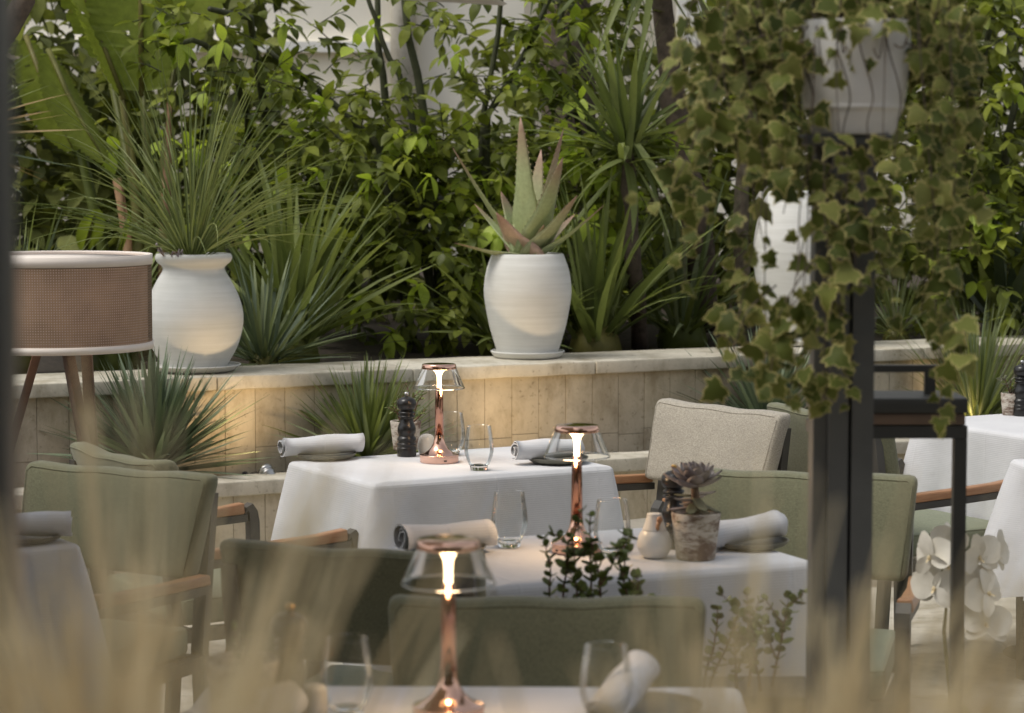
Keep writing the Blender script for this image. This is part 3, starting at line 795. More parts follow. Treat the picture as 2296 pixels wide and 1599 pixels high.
mk('bowl', lathe(smooth_prof([(.017, 0), (.026, .004), (.0355, .020), (.0362, .034), (.032, .048), (.0255, .058)], 5), 40), 'ceramic_white', hp)
ld = mk('lid', lathe(smooth_prof([(.0257, .0585), (.0205, .072), (.0165, .085), (.0155, .092), (.014, .0935), (.011, .094), (.002, .0942)], 5), 40), 'ceramic_white', hp)
mk('dipper', join(tube([(.004, -.019, .057), (.006, -.0265, .072), (.0085, -.029, .080)], [.0035, .0042, .0045], 8), ball(.0065, (.009, -.029, .084), 10, 7, (1, 1, 1.1))), 'teak', hp)
o = mk('salt_shaker', lathe(smooth_prof([(.015, 0), (.019, .004), (.02, .03), (.017, .045), (.001, .05)], 4), 24), 'ceramic_cream', None, True, Matrix.Translation(PZ(706, 1605, TT + .0008)))
tag(o, 'blurred cream salt shaker left of the nearest glass', 'salt shaker')

# ------------------------------------------------------------------ small table plants
def fleshy(L=1., W=.5, Tk=.2, tip=.25, cup=.2, seg=8, rings=6):
    """unit succulent leaf along +Y with a pointed tip"""
    V, F = [], []
    for i in range(rings + 1):
        t = i / rings; w = W / 2 * (sin(pi * min(1, (t * .78 + .14))) ** .8) * (1 if t < .98 else .12); th = Tk / 2 * (1 - .6 * t)
        for k in range(seg):
            a = 2 * pi * k / seg; V.append((w * cos(a), t * L, th * sin(a) * (w / (W / 2)) + cup * t * t + .25 * cup * cos(a) ** 2))
    for i in range(rings):
        for k in range(seg):
            k2 = (k + 1) % seg; F.append((i * seg + k, i * seg + k2, (i + 1) * seg + k2, (i + 1) * seg + k))
    F += [tuple(reversed(range(seg))), tuple(rings * seg + k for k in range(seg))]
    return V, F
ech = thing('echeveria', 'purple grey echeveria rosette growing in the birch pot', 'succulent', pB + Vector((-.004, 0, .086)))
mk('stem', tube([(0, 0, 0), (.003, 0, .03), (0, -.003, .072)], [.012, .010, .008], 8), 'twig_red', ech)
ed = data('leaf', *fleshy(1, .56, .12, .2, .22), 'echeveria'); eg = data('leaf', *fleshy(1, .42, .14, .2, .10), 'felt_leaf')
re = random.Random(4)
for i in range(58):
    a = i * 2.39996; k = i / 58
    if k < .72: e = radians(78 - 76 * (k / .72)); L = .026 + .046 * (k / .72) ** .8; z = .078 - .018 * k; me = ed
    else: e = radians(-2 - 28 * re.random()); L = re.uniform(.045, .066); z = .05 - .045 * (k - .72) / .28; me = ed if re.random() < .4 else eg
    d = Vector((cos(a) * cos(e), sin(a) * cos(e), sin(e))); put('leaf', me, ech, T(0, 0, z) @ aim(d) @ S(L))
def sprig_plant(name, label, cat, base, stems, leafme, lsz, mat_stem, seed, pair=.012, r0=.003, side=.35, group=None, step=.014):
    """branching succulent: every stem and leaf a part"""
    r = random.Random(seed); t = thing(name, label, cat, base, 0, group)
    count = 0
    def grow(p, d, L, rad, depth):
        nonlocal count
        n = max(3, int(L / step)); pts = [Vector(p)]; dd = Vector(d).normalized()
        for i in range(n):
            dd = (dd + Vector((r.uniform(-.16, .16), r.uniform(-.16, .16), r.uniform(-.02, .14)))).normalized(); pts.append(pts[-1] + dd * (L / n))
        mk('stem', tube(pts, [rad * (1 - .6 * i / n) for i in range(n + 1)], 6), mat_stem, t)
        s = 0.; az = r.uniform(0, pi)
        for i in range(1, n + 1):
            if i / n < .12 and depth == 0: continue
            az += pi / 2 + r.uniform(-.3, .3); dd = (pts[i] - pts[i - 1]).normalized()
            x = dd.cross(Vector((.3, .8, .1))).normalized(); y = dd.cross(x)
            for q in (0, pi):
                if count >= 285: continue
                v = (x * cos(az + q) + y * sin(az + q)) * .85 + dd * r.uniform(.2, .7)
                put('leaf', leafme, t, Matrix.Translation(pts[i]) @ aim(v, r.uniform(-.8, .8)) @ S(lsz * r.uniform(.6, 1.1) * (1.0 if i < n - 1 else .8))); count += 1
            if depth < 1 and i > 1 and r.random() < side:
                v = (x * cos(az) + y * sin(az)) * .9 + dd * .7; grow(pts[i], v, L * r.uniform(.25, .5), rad * .7, depth + 1)
    for (off, d, L) in stems: grow(off, d, L, r0, 0)
    return t
jd = data('leaf', *fleshy(1, .52, .26, .2, .05, 6, 4), 'jade')
sprig_plant('jade_plant', 'green jade plant growing in the birch pot behind the pepper mill', 'succulent', pA + Vector((0, 0, .068)),
            [((.0, 0, 0), (-.12, -.1, 1), .085), ((.012, 0, 0), (.55, 0, 1), .075), ((.0, .01, 0), (.1, .2, 1), .09), ((-.01, 0, 0), (-.5, 0, 1), .07), ((.01, -.01, 0), (.7, -.2, .75), .07)], jd, .0165, 'twig_red', 3, side=.5, r0=.0035)
fd = data('leaf', *fleshy(1, .34, .2, .2, .08, 6, 4), 'felt_leaf')
sprig_plant('panda_plant', 'grey felt leaved succulent in the pale birch pot at the right', 'succulent', pJ + Vector((0, 0, .058)),
            [((0, 0, 0), (-.5, -.1, .8), .06), ((0, 0, 0), (.3, 0, 1), .06), ((0, 0, 0), (-.1, 0, 1), .055)], fd, .026, 'twig_red', 5, side=.3)
sprig_plant('potted_succulent', 'blurred dark succulent in the lower left birch pot', 'succulent', pN + Vector((0, 0, .085)),
            [((0, 0, 0), (-.2, -.1, .8), .06), ((0, 0, 0), (.3, 0, 1), .05)], jd, .022, 'twig_red', 6, side=.3)
# elephant bush in a trough between the near chair and the succulent table
pt = thing('planter_trough', 'dark planter trough hidden behind the nearest chair', 'planter', (.17, 4.46, 0))
mk('trough', join(box(-.15, .15, -.08, .08, 0, .67), box(-.16, .16, -.09, .09, .671, .69)), 'dark_metal', pt, False)
od = data('leaf', *fleshy(1, .9, .16, .2, .10, 6, 4), 'portulaca')
zb = .69; zb2 = .60
pt2 = thing('planter_trough', 'dark planter right of the blurred chair back', 'planter', (.46, 4.47, 0))
mk('trough', join(box(-.09, .09, -.08, .08, 0, .58), box(-.10, .10, -.09, .09, .581, .60)), 'dark_metal', pt2, False)
def st(*pix):
    return [(Vector((PD(u0, 0, 4.46).x - .17, dy, 0)), Vector(((u1 - u0) * 1.0, r_ * 60, max(40, v0 - v1))), L) for (u0, u1, v0, v1, L, dy, r_) in pix]
sprig_plant('elephant_bush', 'leafy elephant bush sprigs rising in front of the white succulent table', 'succulent', (.17, 4.46, zb),
            st((1345, 1352, 1440, 1190, .24, 0, -.1), (1300, 1310, 1440, 1220, .20, -.02, .1), (1395, 1380, 1440, 1215, .20, .02, 0), (1250, 1215, 1440, 1270, .16, 0, 0),
               (1270, 1262, 1440, 1240, .19, .03, 0), (1410, 1470, 1440, 1250, .185, 0, 0), (1440, 1450, 1440, 1280, .125, -.03, .1), (1330, 1320, 1440, 1240, .18, .04, .1)), od, .024, 'twig_red', 8, side=.22, r0=.003, step=.0165)
sprig_plant('elephant_bush', 'elephant bush sprigs right of the blurred chair back', 'succulent', (.17, 4.46, zb2),
            st((1600, 1625, 1440, 1300, .17, -.02, 0), (1590, 1600, 1460, 1330, .15, .0, 0), (1690, 1710, 1440, 1300, .18, 0, 0), (1745, 1800, 1440, 1310, .17, .01, 0), (1660, 1650, 1460, 1370, .12, -.03, 0), (1715, 1690, 1460, 1340, .15, -.03, 0)), od, .0235, 'twig_red', 9, side=.3, r0=.003, step=.0165)

# ------------------------------------------------------------------ pots on the coping
def pot(name, label, p, prof, saucer, mat='pot_white', inner=.8):
    t = thing(name, label, 'plant pot', p, 0, 'white garden pots on the coping')
    s = mk('saucer', lathe(saucer, 64), mat, t)
    mk('vessel', lathe(prof, 72), mat, t)
    return t
CZ = ZU + .001
PU, PAl, PR = PZ(437, 832, CZ), PZ(1183, 801, CZ), PZ(1795, 772, CZ)
k = PU.y / FPX      # metres per pixel at the urn
urn = pot('urn_planter', 'bulbous white urn with rolled rim behind the drum lamp', PU,
    smooth_prof([(66 * k, .014), (70 * k, .016), (98 * k, 60 * k), (110 * k, 115 * k), (103 * k, 160 * k), (85 * k, 200 * k), (70 * k, 226 * k), (71 * k, 236 * k), (82 * k, 246 * k), (86 * k, 256 * k), (82 * k, 264 * k), (72 * k, 262 * k), (66 * k, 245 * k), (20 * k, 240 * k)], 5),
    smooth_prof([(70 * k, .0), (86 * k, .004), (102 * k, .022), (103 * k, .026), (99 * k, .026), (86 * k, .014), (.01, .012)], 4))
k2 = PAl.y / FPX
aloepot = pot('oval_planter', 'white barrel shaped pot holding the aloe on the coping', PAl,
    smooth_prof([(66 * k2, .022), (69 * k2, .024), (86 * k2, 70 * k2), (97 * k2, 130 * k2), (98 * k2, 160 * k2), (93 * k2, 195 * k2), (84 * k2, 222 * k2), (80 * k2, 232 * k2), (77 * k2, 233 * k2), (72 * k2, 224 * k2), (10 * k2, 218 * k2)], 5),
    smooth_prof([(60 * k2, .0), (74 * k2, .003), (82 * k2, .02), (83 * k2, .026), (80 * k2, .027), (72 * k2, .02), (.01, .018)], 4))
k3 = PR.y / FPX
tallpot = pot('oval_planter', 'tall white egg shaped pot behind the ivy', PR,
    smooth_prof([(64 * k3, .022), (68 * k3, .024), (92 * k3, 90 * k3), (107 * k3, 190 * k3), (104 * k3, 250 * k3), (90 * k3, 310 * k3), (76 * k3, 340 * k3), (72 * k3, 342 * k3), (66 * k3, 330 * k3), (10 * k3, 325 * k3)], 5),
    smooth_prof([(60 * k3, .0), (74 * k3, .003), (82 * k3, .02), (83 * k3, .026), (80 * k3, .027), (72 * k3, .02), (.01, .018)], 4))
# aloe
al = thing('aloe', 'green and pink aloe with upright toothed leaves in the barrel pot', 'aloe', PAl + Vector((0, 0, 222 * k2)))
def aloe_leaf(L, W, lean, az, curl, seed):
    r = random.Random(seed); V, F, A = [], [], []; n = 12; seg = 8
    ang = radians(90 - lean); p = Vector((0, 0, 0))
    for i in range(n + 1):
        t = i / n; a = ang + curl * t; w = W * .78 * (1 - t) ** .75 * (1 + .25 * sin(pi * min(1, t * 2))) + .0012; th = w * .38 * (1 - .5 * t) + .001
        d = Vector((cos(a), 0, sin(a))); nr = Vector((-sin(a), 0, cos(a)))
        for k in range(seg):
            b = 2 * pi * k / seg; sb = sin(b)
            V.append(p + Vector((0, 1, 0)) * (w * cos(b)) - nr * (th * sb if sb < 0 else -th * .2 * sb) - nr * (.35 * w * cos(b) ** 2 * -1))
            A.append(t)
        p = p + d * L / n
    for i in range(n):
        for k in range(seg):
            kk = (k + 1) % seg; F.append((i * seg + k, i * seg + kk, (i + 1) * seg + kk, (i + 1) * seg + k))
    F.append(tuple(n * seg + k for k in range(seg)))
    # teeth on both margins
    for i in range(1, n - 1):
        for k in (0, seg // 2):
            for h in (0, .5):
                q = Vector(V[i * seg + k]).lerp(Vector(V[(i + 1) * seg + k]), h); q2 = Vector(V[i * seg + k]).lerp(Vector(V[(i + 1) * seg + k]), h + .22)
                c = (q + q2) / 2 + Vector((0, .0052 if k == 0 else -.0052, .002)); b = len(V); V += [q, q2, c]; A += [i / n, i / n, 1.]; F.append((b, b + 1, b + 2))
    o = mk('leaf', (V, F), 'aloe', al, True, T(cos(az) * .02, sin(az) * .02, -.02) @ RZ(az), {'tint': A}); return o
for i, (du, dv, W_, dep, curl) in enumerate([(-4, -300, .062, -60, 0), (62, -278, .058, -30, .08), (88, -222, .070, -50, .1), (-138, -245, .046, -20, .12), (-72, -112, .082, -45, .1), (-146, -66, .060, -25, .1), (145, -126, .050, -15, .25),
        (108, -150, .066, -40, .1), (-55, -150, .070, 40, .1), (22, -52, .034, -70, 0), (48, -86, .036, -60, .05), (35, -235, .060, 60, .05), (-25, -190, .060, 75, .05), (95, -110, .06, 30, .1), (-100, -130, .06, 25, .1)]):
    L = math.hypot(du, dv) * k2 * 1.03; lean = math.degrees(atan2(abs(du), -dv)); az = dep if du >= 0 else 180 - dep
    aloe_leaf(L * 1.06, W_ * 1.45, lean * 1.12 + 3, radians(az), curl, i)
o = mk('potting_soil', lathe([(74 * k2, -.008), (40 * k2, -.002), (.004, .0)], 24), 'soil', al)
# urn grass: fine arching blades, each a part
r = random.Random(21); ug = thing('grass_tree', 'fountain of fine arching green blades growing from the white urn', 'grass plant', PU + Vector((-.01, 0, 248 * k)))
for i in range(180):
    a = i * 2.39996 + r.uniform(-.2, .2); e = radians(r.choice([r.uniform(60, 88), r.uniform(38, 70), r.uniform(22, 50)])); L = r.uniform(.5, .92) if e < 1.0 else r.uniform(.6, .95)
    d = Vector((cos(a) * cos(e), sin(a) * cos(e), sin(e)))
    put('blade', blade_data('grass_fine', r.choice((.5, .9, 1.3)) if e < 1.2 else r.choice((.15, .4))), ug, T(cos(a) * .025, sin(a) * .025, 0) @ aim(d, r.uniform(-.4, .4)) @ S(r.uniform(.0045, .0082), L, L))
mk('trunk_base', ball(.05, (0, 0, -.02), 12, 8, (1, 1, .8)), 'bark_pale', ug)
sd_ = sprig_plant('trailing_sedum', 'small mauve sedum trailing over the rim of the white urn', 'succulent', PU + Vector((-58 * k, -.10, 262 * k)),
                 [((0, 0, 0), (-.6, -.4, .5), .05), ((.02, -.01, 0), (.5, -.5, .15), .05), ((.0, -.01, 0), (-.2, -.5, .6), .045)], data('leaf', *fleshy(1, .8, .4, .2, .05, 6, 4), 'echeveria'), .02, 'twig_red', 5, side=.2)
mk('potting_soil', lathe([(66 * k, -.006), (30 * k, 0), (.004, .0)], 24), 'soil', ug)

# ------------------------------------------------------------------ rosettes in the low planter and the bed
def LP(u, off, z=.41):
    """point in the low planter below pixel column u, off metres behind the coping's front edge"""
    d = ray(u, 900); a, b = d.x, d.y; s = (LW0 + N * off).dot(N) / (Vector((a, b, 0)).dot(N)); return Vector((a * s, b * s, z))
def UP(u, off, z=.76):
    d = ray(u, 700); s = (UW0 + N * off).dot(N) / (Vector((d.x, d.y, 0)).dot(N)); return Vector((d.x * s, d.y * s, z))
GY = 'spiky yuccas in the low planter'
rosette('yucca', 'blue green yucca rosette below the white urn', 'yucca', LP(345, .36, .46), 250, .45, .025, ['blade_blue'], (3, 88), droops=(.05, .12, .2), bias=.8, group=GY, seed=3, crown_r=.035, dry=.06)
rosette('yucca', 'green yucca rosette behind the birch pot and pepper mill', 'yucca', LP(825, .36, .45), 250, .39, .019, ['blade_green', 'blade_pale'], (3, 88), droops=(.05, .12, .2), bias=.8, group=GY, seed=4, crown_r=.035)
rosette('yucca', 'blue grey yucca behind the beige chair', 'yucca', LP(1720, .36, .46), 170, .46, .020, ['blade_blue'], (5, 88), droops=(.05, .12, .2), bias=.8, group=GY, seed=5, crown_r=.035)
rosette('yucca', 'fine upright green grass tree at the right edge', 'yucca', LP(2190, .36, .44), 250, .54, .0105, ['blade_green', 'blade_pale'], (22, 89), droops=(.05, .2, .35), bias=.6, group=GY, seed=6, crown_r=.035)
GB = 'sword leaved plants in the upper bed'
rosette('yucca', 'pale yucca rosette right of the white urn', 'yucca', UP(590, .62), 110, .46, .019, ['blade_pale', 'blade_blue'], (2, 80), droops=(.05, .15), group=GB, seed=7, crown_r=.04)
rosette('flax_plant', 'tall green flax leaves behind the pale yucca', 'flax', UP(655, .95), 80, .85, .036, ['blade_sword', 'blade_green'], (28, 88), droops=(.15, .35, .6), bias=.7, group=GB, seed=8, crown_r=.08)
rosette('flax_plant', 'dark sword leaves right of the aloe pot', 'flax', UP(1335, .85), 75, .74, .036, ['blade_sword'], (24, 88), droops=(.15, .35, .6), bias=.7, group=GB, seed=9, crown_r=.08)
rosette('flax_plant', 'sword leaves fanning out left of the aloe pot', 'flax', UP(1120, 1.0), 50, .62, .028, ['blade_sword', 'blade_green'], (6, 70), droops=(.15, .35), bias=1, group=GB, seed=10, crown_r=.06)
rosette('flax_plant', 'narrow flax leaves between the tall pot and the aloe', 'flax', UP(1530, 1.1), 70, .78, .026, ['blade_sword', 'blade_green', 'blade_pale'], (10, 85), droops=(.15, .35, .6), bias=.9, group=GB, seed=11, crown_r=.08)
rosette('yucca', 'grey green yucca rosette behind the drum lamp', 'yucca', UP(30, .75, .80), 110, .62, .021, ['blade_blue', 'blade_sword'], (10, 86), droops=(.05, .15), group=GB, seed=12, crown_r=.05, dry=.08)
rosette('yucca', 'fan of stiff leaves entering at the upper left edge', 'yucca', PD(-190, 330, 9.9), 60, .62, .026, ['blade_green', 'blade_blue'], (-25, 60), az=(-70, 70), droops=(.05, .2), group=GB, seed=13, crown_r=.04, dry=.25)
rosette('flax_plant', 'broad agave like leaves behind the ivy at the right edge', 'flax', UP(2250, .9), 34, .72, .055, ['blade_sword', 'blade_blue'], (5, 80), droops=(.15, .35), group=GB, seed=14, crown_r=.06)
rosette('flax_plant', 'pale grassy leaves behind the post', 'flax', UP(2010, .75), 70, .36, .012, ['blade_pale', 'blade_green'], (5, 85), droops=(.15, .35), group=GB, seed=15, crown_r=.04)
rosette('flax_plant', 'low dark leaves between urn and bed', 'flax', UP(250, 1.0), 40, .50, .05, ['blade_sword'], (15, 80), droops=(.35, .6), group=GB, seed=26, crown_r=.08)
# dracaena heads on trunks in the right half of the bed
def dracaena(label, trunk_pts, rad, n, L, W, seed, mats=('blade_sword',), el=(-55, 88), bark='bark'):
    r = random.Random(seed); base = Vector(trunk_pts[0]); root = thing('dracaena', label, 'dracaena', base, 0, 'dracaenas in the upper bed')
    pts = [Vector(p) - base for p in trunk_pts]; P = []
    for i in range(len(pts) - 1):
        for k in range(5): P.append(pts[i].lerp(pts[i + 1], k / 5) + Vector((r.uniform(-.008, .008), 0, 0)))
    P.append(pts[-1]); mk('trunk', tube(P, [rad * r.uniform(.88, 1.1) * (1 - .25 * i / len(P)) for i in range(len(P))], 12), bark, root)
    for i in range(n):
        e = radians(el[0] + (el[1] - el[0]) * r.random() ** .9); a = i * 2.39996; d = Vector((cos(a) * cos(e), sin(a) * cos(e), sin(e))); ln = L * r.uniform(.7, 1.1)
        put('blade', blade_data(r.choice(mats), r.choice((.15, .35, .6))), root, Matrix.Translation(pts[-1] + Vector((r.uniform(-.03, .03), r.uniform(-.03, .03), r.uniform(-.08, .05)))) @ aim(d, r.uniform(-.5, .5)) @ S(W * r.uniform(.8, 1.1), ln, ln))
dracaena('dracaena head of dark sword leaves above and right of the aloe', [UP(1440, 1.0, .75), PD(1420, 560, 10.5), PD(1405, 330, 10.5)], .04, 90, .60, .034, 31)
dracaena('leaning brown trunk with drooping leaves near the top middle right', [UP(1590, 1.3, .8), PD(1550, 430, 11.0), PD(1500, 180, 11.0), PD(1475, -150, 11.0)], .068, 70, .8, .04, 32, ('blade_sword', 'blade_green'))
dracaena('pale trunk behind the ivy', [UP(1665, 1.6, .8), PD(1660, 430, 11.6), PD(1690, 120, 11.6)], .04, 80, .6, .034, 33, ('blade_sword', 'blade_green'), bark='bark_pale')
dracaena('brown shaggy trunk at the top between the shrubs', [UP(1275, 2.8, .9), PD(1270, 60, 12.6), PD(1265, -250, 12.6)], .15, 50, 1.0, .06, 34)

# ------------------------------------------------------------------ leafy shrubs
def leaf_vf(L=1., W=.5, droop=.25, fold=.18):
    """unit ovate leaf along +Y with a drip tip"""
    V, F = [], []; ws = [(0, .04), (.12, .5), (.3, .93), (.48, 1.0), (.66, .82), (.82, .48), (.93, .17), (1.0, .02)]
    for t, w in ws:
        z = -droop * t * t; w *= W / 2; V += [(-w, t * L, z + fold * w), (0, t * L, z), (w, t * L, z + fold * w)]
    for i in range(len(ws) - 1):
        for j in (0, 1): F.append((3 * i + j, 3 * i + j + 1, 3 * i + 4 + j, 3 * i + 3 + j))
    return V, F
LEAF = leaf_vf(1, .52); LV = [Vector(v) for v in LEAF[0]]
def leaves_joined(places, mat, name, parent, tints):
    V, F, A = [], [], []
    for M, ti in zip(places, tints):
        b = len(V); V += [M @ v for v in LV]; F += [tuple(i + b for i in f) for f in LEAF[1]]; A += [ti] * len(LV)
    o = mk(name, (V, F), mat, parent, True, None, {'tint': A}); tag(o, kind='stuff'); return o
def shrub(label, base, stems, blobs, n, lsz, seed, bright=0, bright_sz=.1, mat='leaf_shrub', name='leafy_shrub', group='broad leaved shrubs in the upper bed', twig='twig', stem_r=.022):
    """stems: polylines in world space; blobs: (centre, radii, weight)"""
    r = random.Random(seed); root = thing(name, label, 'shrub', base, 0, group); base = Vector(base)
    for pl in stems:
        P = [Vector(p) - base for p in pl]; Q = []
        for i in range(len(P) - 1):
            for k_ in range(4): Q.append(P[i].lerp(P[i + 1], k_ / 4) + Vector((r.uniform(-.01, .01), r.uniform(-.01, .01), 0)))
        Q.append(P[-1]); rr = stem_r * r.uniform(.75, 1.2)
        mk('stem', tube(Q, [rr * (1 - .55 * i / len(Q)) for i in range(len(Q))], 8), twig, root)
    tot = sum(b[2] for b in blobs); pl, ti, tw = [], [], []
    for (c, rad, w) in blobs:
        c = Vector(c) - base; m = int(n * w / tot)
        # leaves sit in small sprays along short twigs
        for s in range(max(1, m // 6)):
            while True:
                q = Vector((r.uniform(-1, 1), r.uniform(-1, 1), r.uniform(-1, 1)))
                if q.length < 1: break
            q = q.normalized() * q.length ** .6
            p = c + Vector((q.x * rad[0], q.y * rad[1], q.z * rad[2]))
            dirn = (Vector((q.x, q.y - .5, q.z * .4 - .05)) + Vector((r.uniform(-.7, .7), r.uniform(-.7, .7), r.uniform(-.4, .5)))).normalized()
            tl = lsz * r.uniform(1.0, 2.2); tw.append(tube([p, p + dirn * tl * .5 + Vector((0, 0, .01)), p + dirn * tl], [.0035, .003, .002], 4, False))
            tb = r.random() ** 1.5
            for j in range(6):
                t = (j + .6) / 6; a = j * 2.4 + r.uniform(-.4, .4)
                x = dirn.cross(Vector((.1, .2, 1))).normalized(); y = dirn.cross(x)
                v = (x * cos(a) + y * sin(a)) * .8 + dirn * .7 + Vector((0, -.15, -.35))
                pl.append(Matrix.Translation(p + dirn * tl * t) @ aim(v, r.uniform(-.5, .5)) @ S(lsz * r.uniform(.65, 1.1))); ti.append(min(1, max(0, tb * .75 + r.uniform(0, .25))))
    leaves_joined(pl, mat, 'foliage', root, ti)
    tag(mk('twigs', join(*tw), twig, root), kind='stuff')
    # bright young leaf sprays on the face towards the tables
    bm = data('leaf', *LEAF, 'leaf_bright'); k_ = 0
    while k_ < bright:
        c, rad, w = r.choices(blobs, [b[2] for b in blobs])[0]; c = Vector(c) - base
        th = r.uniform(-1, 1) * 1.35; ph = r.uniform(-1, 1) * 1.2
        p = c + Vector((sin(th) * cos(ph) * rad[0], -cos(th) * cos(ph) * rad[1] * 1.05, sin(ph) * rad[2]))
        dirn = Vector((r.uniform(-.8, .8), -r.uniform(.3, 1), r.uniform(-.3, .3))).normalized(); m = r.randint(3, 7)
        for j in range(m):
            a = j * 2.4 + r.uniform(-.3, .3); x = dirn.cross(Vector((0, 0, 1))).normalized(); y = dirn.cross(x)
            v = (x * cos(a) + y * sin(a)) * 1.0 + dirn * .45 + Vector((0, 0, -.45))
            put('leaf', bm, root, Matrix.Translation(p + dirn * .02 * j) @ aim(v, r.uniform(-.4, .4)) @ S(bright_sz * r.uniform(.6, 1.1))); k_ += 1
    return root
b0 = UP(1000, 1.5, .75)
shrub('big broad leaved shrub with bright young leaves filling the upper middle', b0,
      [[b0, PD(960, 330, 11.0), PD(905, 0, 11.0), PD(895, -120, 11)], [UP(1060, 1.6, .75), PD(1075, 330, 11.2), PD(1125, 0, 11.2), PD(1140, -130, 11.2)],
       [UP(980, 1.5, .75), PD(925, 250, 11.0), PD(860, 90, 11.0), PD(800, -60, 11)], [UP(1100, 1.6, .75), PD(1090, 260, 11.1), PD(1180, 110, 11.1), PD(1260, -50, 11.1)],
       [UP(930, 1.5, .75), PD(850, 330, 10.9), PD(700, 190, 10.9), PD(600, 110, 10.9)], [UP(1000, 1.5, .75), PD(880, 320, 11.3), PD(850, 120, 11.3), PD(845, -60, 11.3)]],
      [(PD(880, 420, 10.9), (.62, .4, .30), 3.2), (PD(1000, 620, 10.6), (.62, .35, .28), 2.6), (PD(760, 330, 11.0), (.42, .35, .28), 1.6), (PD(1150, 350, 11.1), (.45, .4, .35), 2.2),
       (PD(900, 170, 11.1), (.62, .35, .18), .50), (PD(1120, 90, 11.2), (.40, .35, .22), .45), (PD(640, 130, 11), (.25, .3, .2), .2), (PD(1240, 560, 10.9), (.5, .35, .4), 1.8), (PD(700, 560, 11.0), (.5, .3, .35), 1.4), (PD(930, 0, 11.2), (.4, .35, .14), .22)],
      3700, .10, 41, 280, .118)
b1 = UP(1330, 2.1, .78)
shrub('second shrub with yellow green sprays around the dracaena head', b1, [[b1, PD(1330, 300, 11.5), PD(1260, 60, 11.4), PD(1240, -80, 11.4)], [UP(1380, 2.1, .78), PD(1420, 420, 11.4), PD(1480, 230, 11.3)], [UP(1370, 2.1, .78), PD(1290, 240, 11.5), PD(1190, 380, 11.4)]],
      [(PD(1270, 100, 11.3), (.28, .3, .22), .8), (PD(1420, 290, 10.8), (.30, .25, .3), .45), (PD(1330, 420, 11.6), (.5, .3, .35), 1.5), (PD(1480, 640, 11.6), (.4, .3, .45), 1.2), (PD(1310, 30, 11.3), (.3, .25, .14), .45)],
      1000, .095, 42, 130, .115)
b2 = UP(2180, 1.4, .78)
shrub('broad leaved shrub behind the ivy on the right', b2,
      [[b2, PD(2170, 330, 11.4), PD(2230, 0, 11.4), PD(2250, -120, 11.4)], [UP(2240, 1.5, .78), PD(2190, 250, 11.5), PD(2100, 0, 11.5)], [UP(2200, 1.4, .78), PD(2260, 300, 11.3), PD(2330, 60, 11.3)]],
      [(PD(2150, 450, 11.2), (.42, .35, .42), 2.2), (PD(2250, 250, 11.2), (.35, .3, .45), 2), (PD(2050, 300, 11.5), (.4, .3, .5), 1.5), (PD(2240, 620, 11.0), (.35, .3, .3), 1.6), (PD(2120, 60, 11.5), (.5, .3, .25), .9), (PD(1850, 350, 12.0), (.6, .3, .6), 2.2), (PD(2270, 40, 11.4), (.3, .3, .3), .8)],
      2300, .10, 43, 120, .115)
b3 = UP(480, 1.9, .78)
shrub('pale leaved branch hanging before the banana leaf', b3, [[b3, PD(560, 300, 11.2), PD(520, 130, 10.6), PD(430, 90, 10.3), PD(380, 110, 10.2)], [UP(520, 1.9, .78), PD(600, 300, 11.2), PD(560, 40, 10.8), PD(470, 20, 10.4)]],
      [(PD(450, 60, 10.3), (.16, .12, .10), .5), (PD(400, 140, 10.25), (.12, .1, .08), .3), (PD(560, 170, 10.9), (.16, .2, .2), .35), (PD(640, 300, 11.4), (.4, .3, .3), 1.4), (PD(560, 470, 11.5), (.45, .3, .35), 1.6), (PD(470, 380, 11.8), (.5, .3, .4), 1.6)],
      800, .09, 44, 80, .12)
# dark thicket closing the garden behind the shrubs
def thicket(name, label, blobs, n, lsz, seed):
    r = random.Random(seed); root = thing(name, label, 'thicket'); tag(root, kind='stuff'); pl, ti = [], []
    tot = sum(b[2] for b in blobs)
    for c, rad, w in blobs:
        for i in range(int(n * w / tot)):
            p = Vector(c) + Vector((r.uniform(-1, 1) * rad[0], r.uniform(-1, 1) * rad[1], r.uniform(-1, 1) * rad[2]))
            v = Vector((r.uniform(-1, 1), r.uniform(-1, .3), r.uniform(-1, .4))); pl.append(Matrix.Translation(p) @ aim(v, r.uniform(-.8, .8)) @ S(lsz * r.uniform(.6, 1.3))); ti.append(r.random() ** 2)
    leaves_joined(pl, 'leaf_far', 'foliage', root, ti)
thicket('thicket', 'dark leafy thicket closing the garden behind the shrubs',
        [(PD(150, 330, 13.0), (1.2, .4, 1.0), 5.5), (PD(60, 420, 11.9), (.6, .3, .75), 2.2), (PD(560, 520, 13.2), (.9, .4, .55), 1.6), (PD(1000, 500, 13.4), (1.2, .4, .50), 2), (PD(1330, 330, 13.2), (.7, .4, .6), 1.3), (PD(1500, 500, 13.2), (.8, .4, .55), 1.5), (PD(1960, 350, 13.2), (1.0, .4, .95), 2.6), (PD(2280, 300, 13.2), (.6, .4, 1.0), 1.6), (PD(1000, 760, 11.9), (2.6, .25, .3), 2.0)],
        9500, .15, 45)

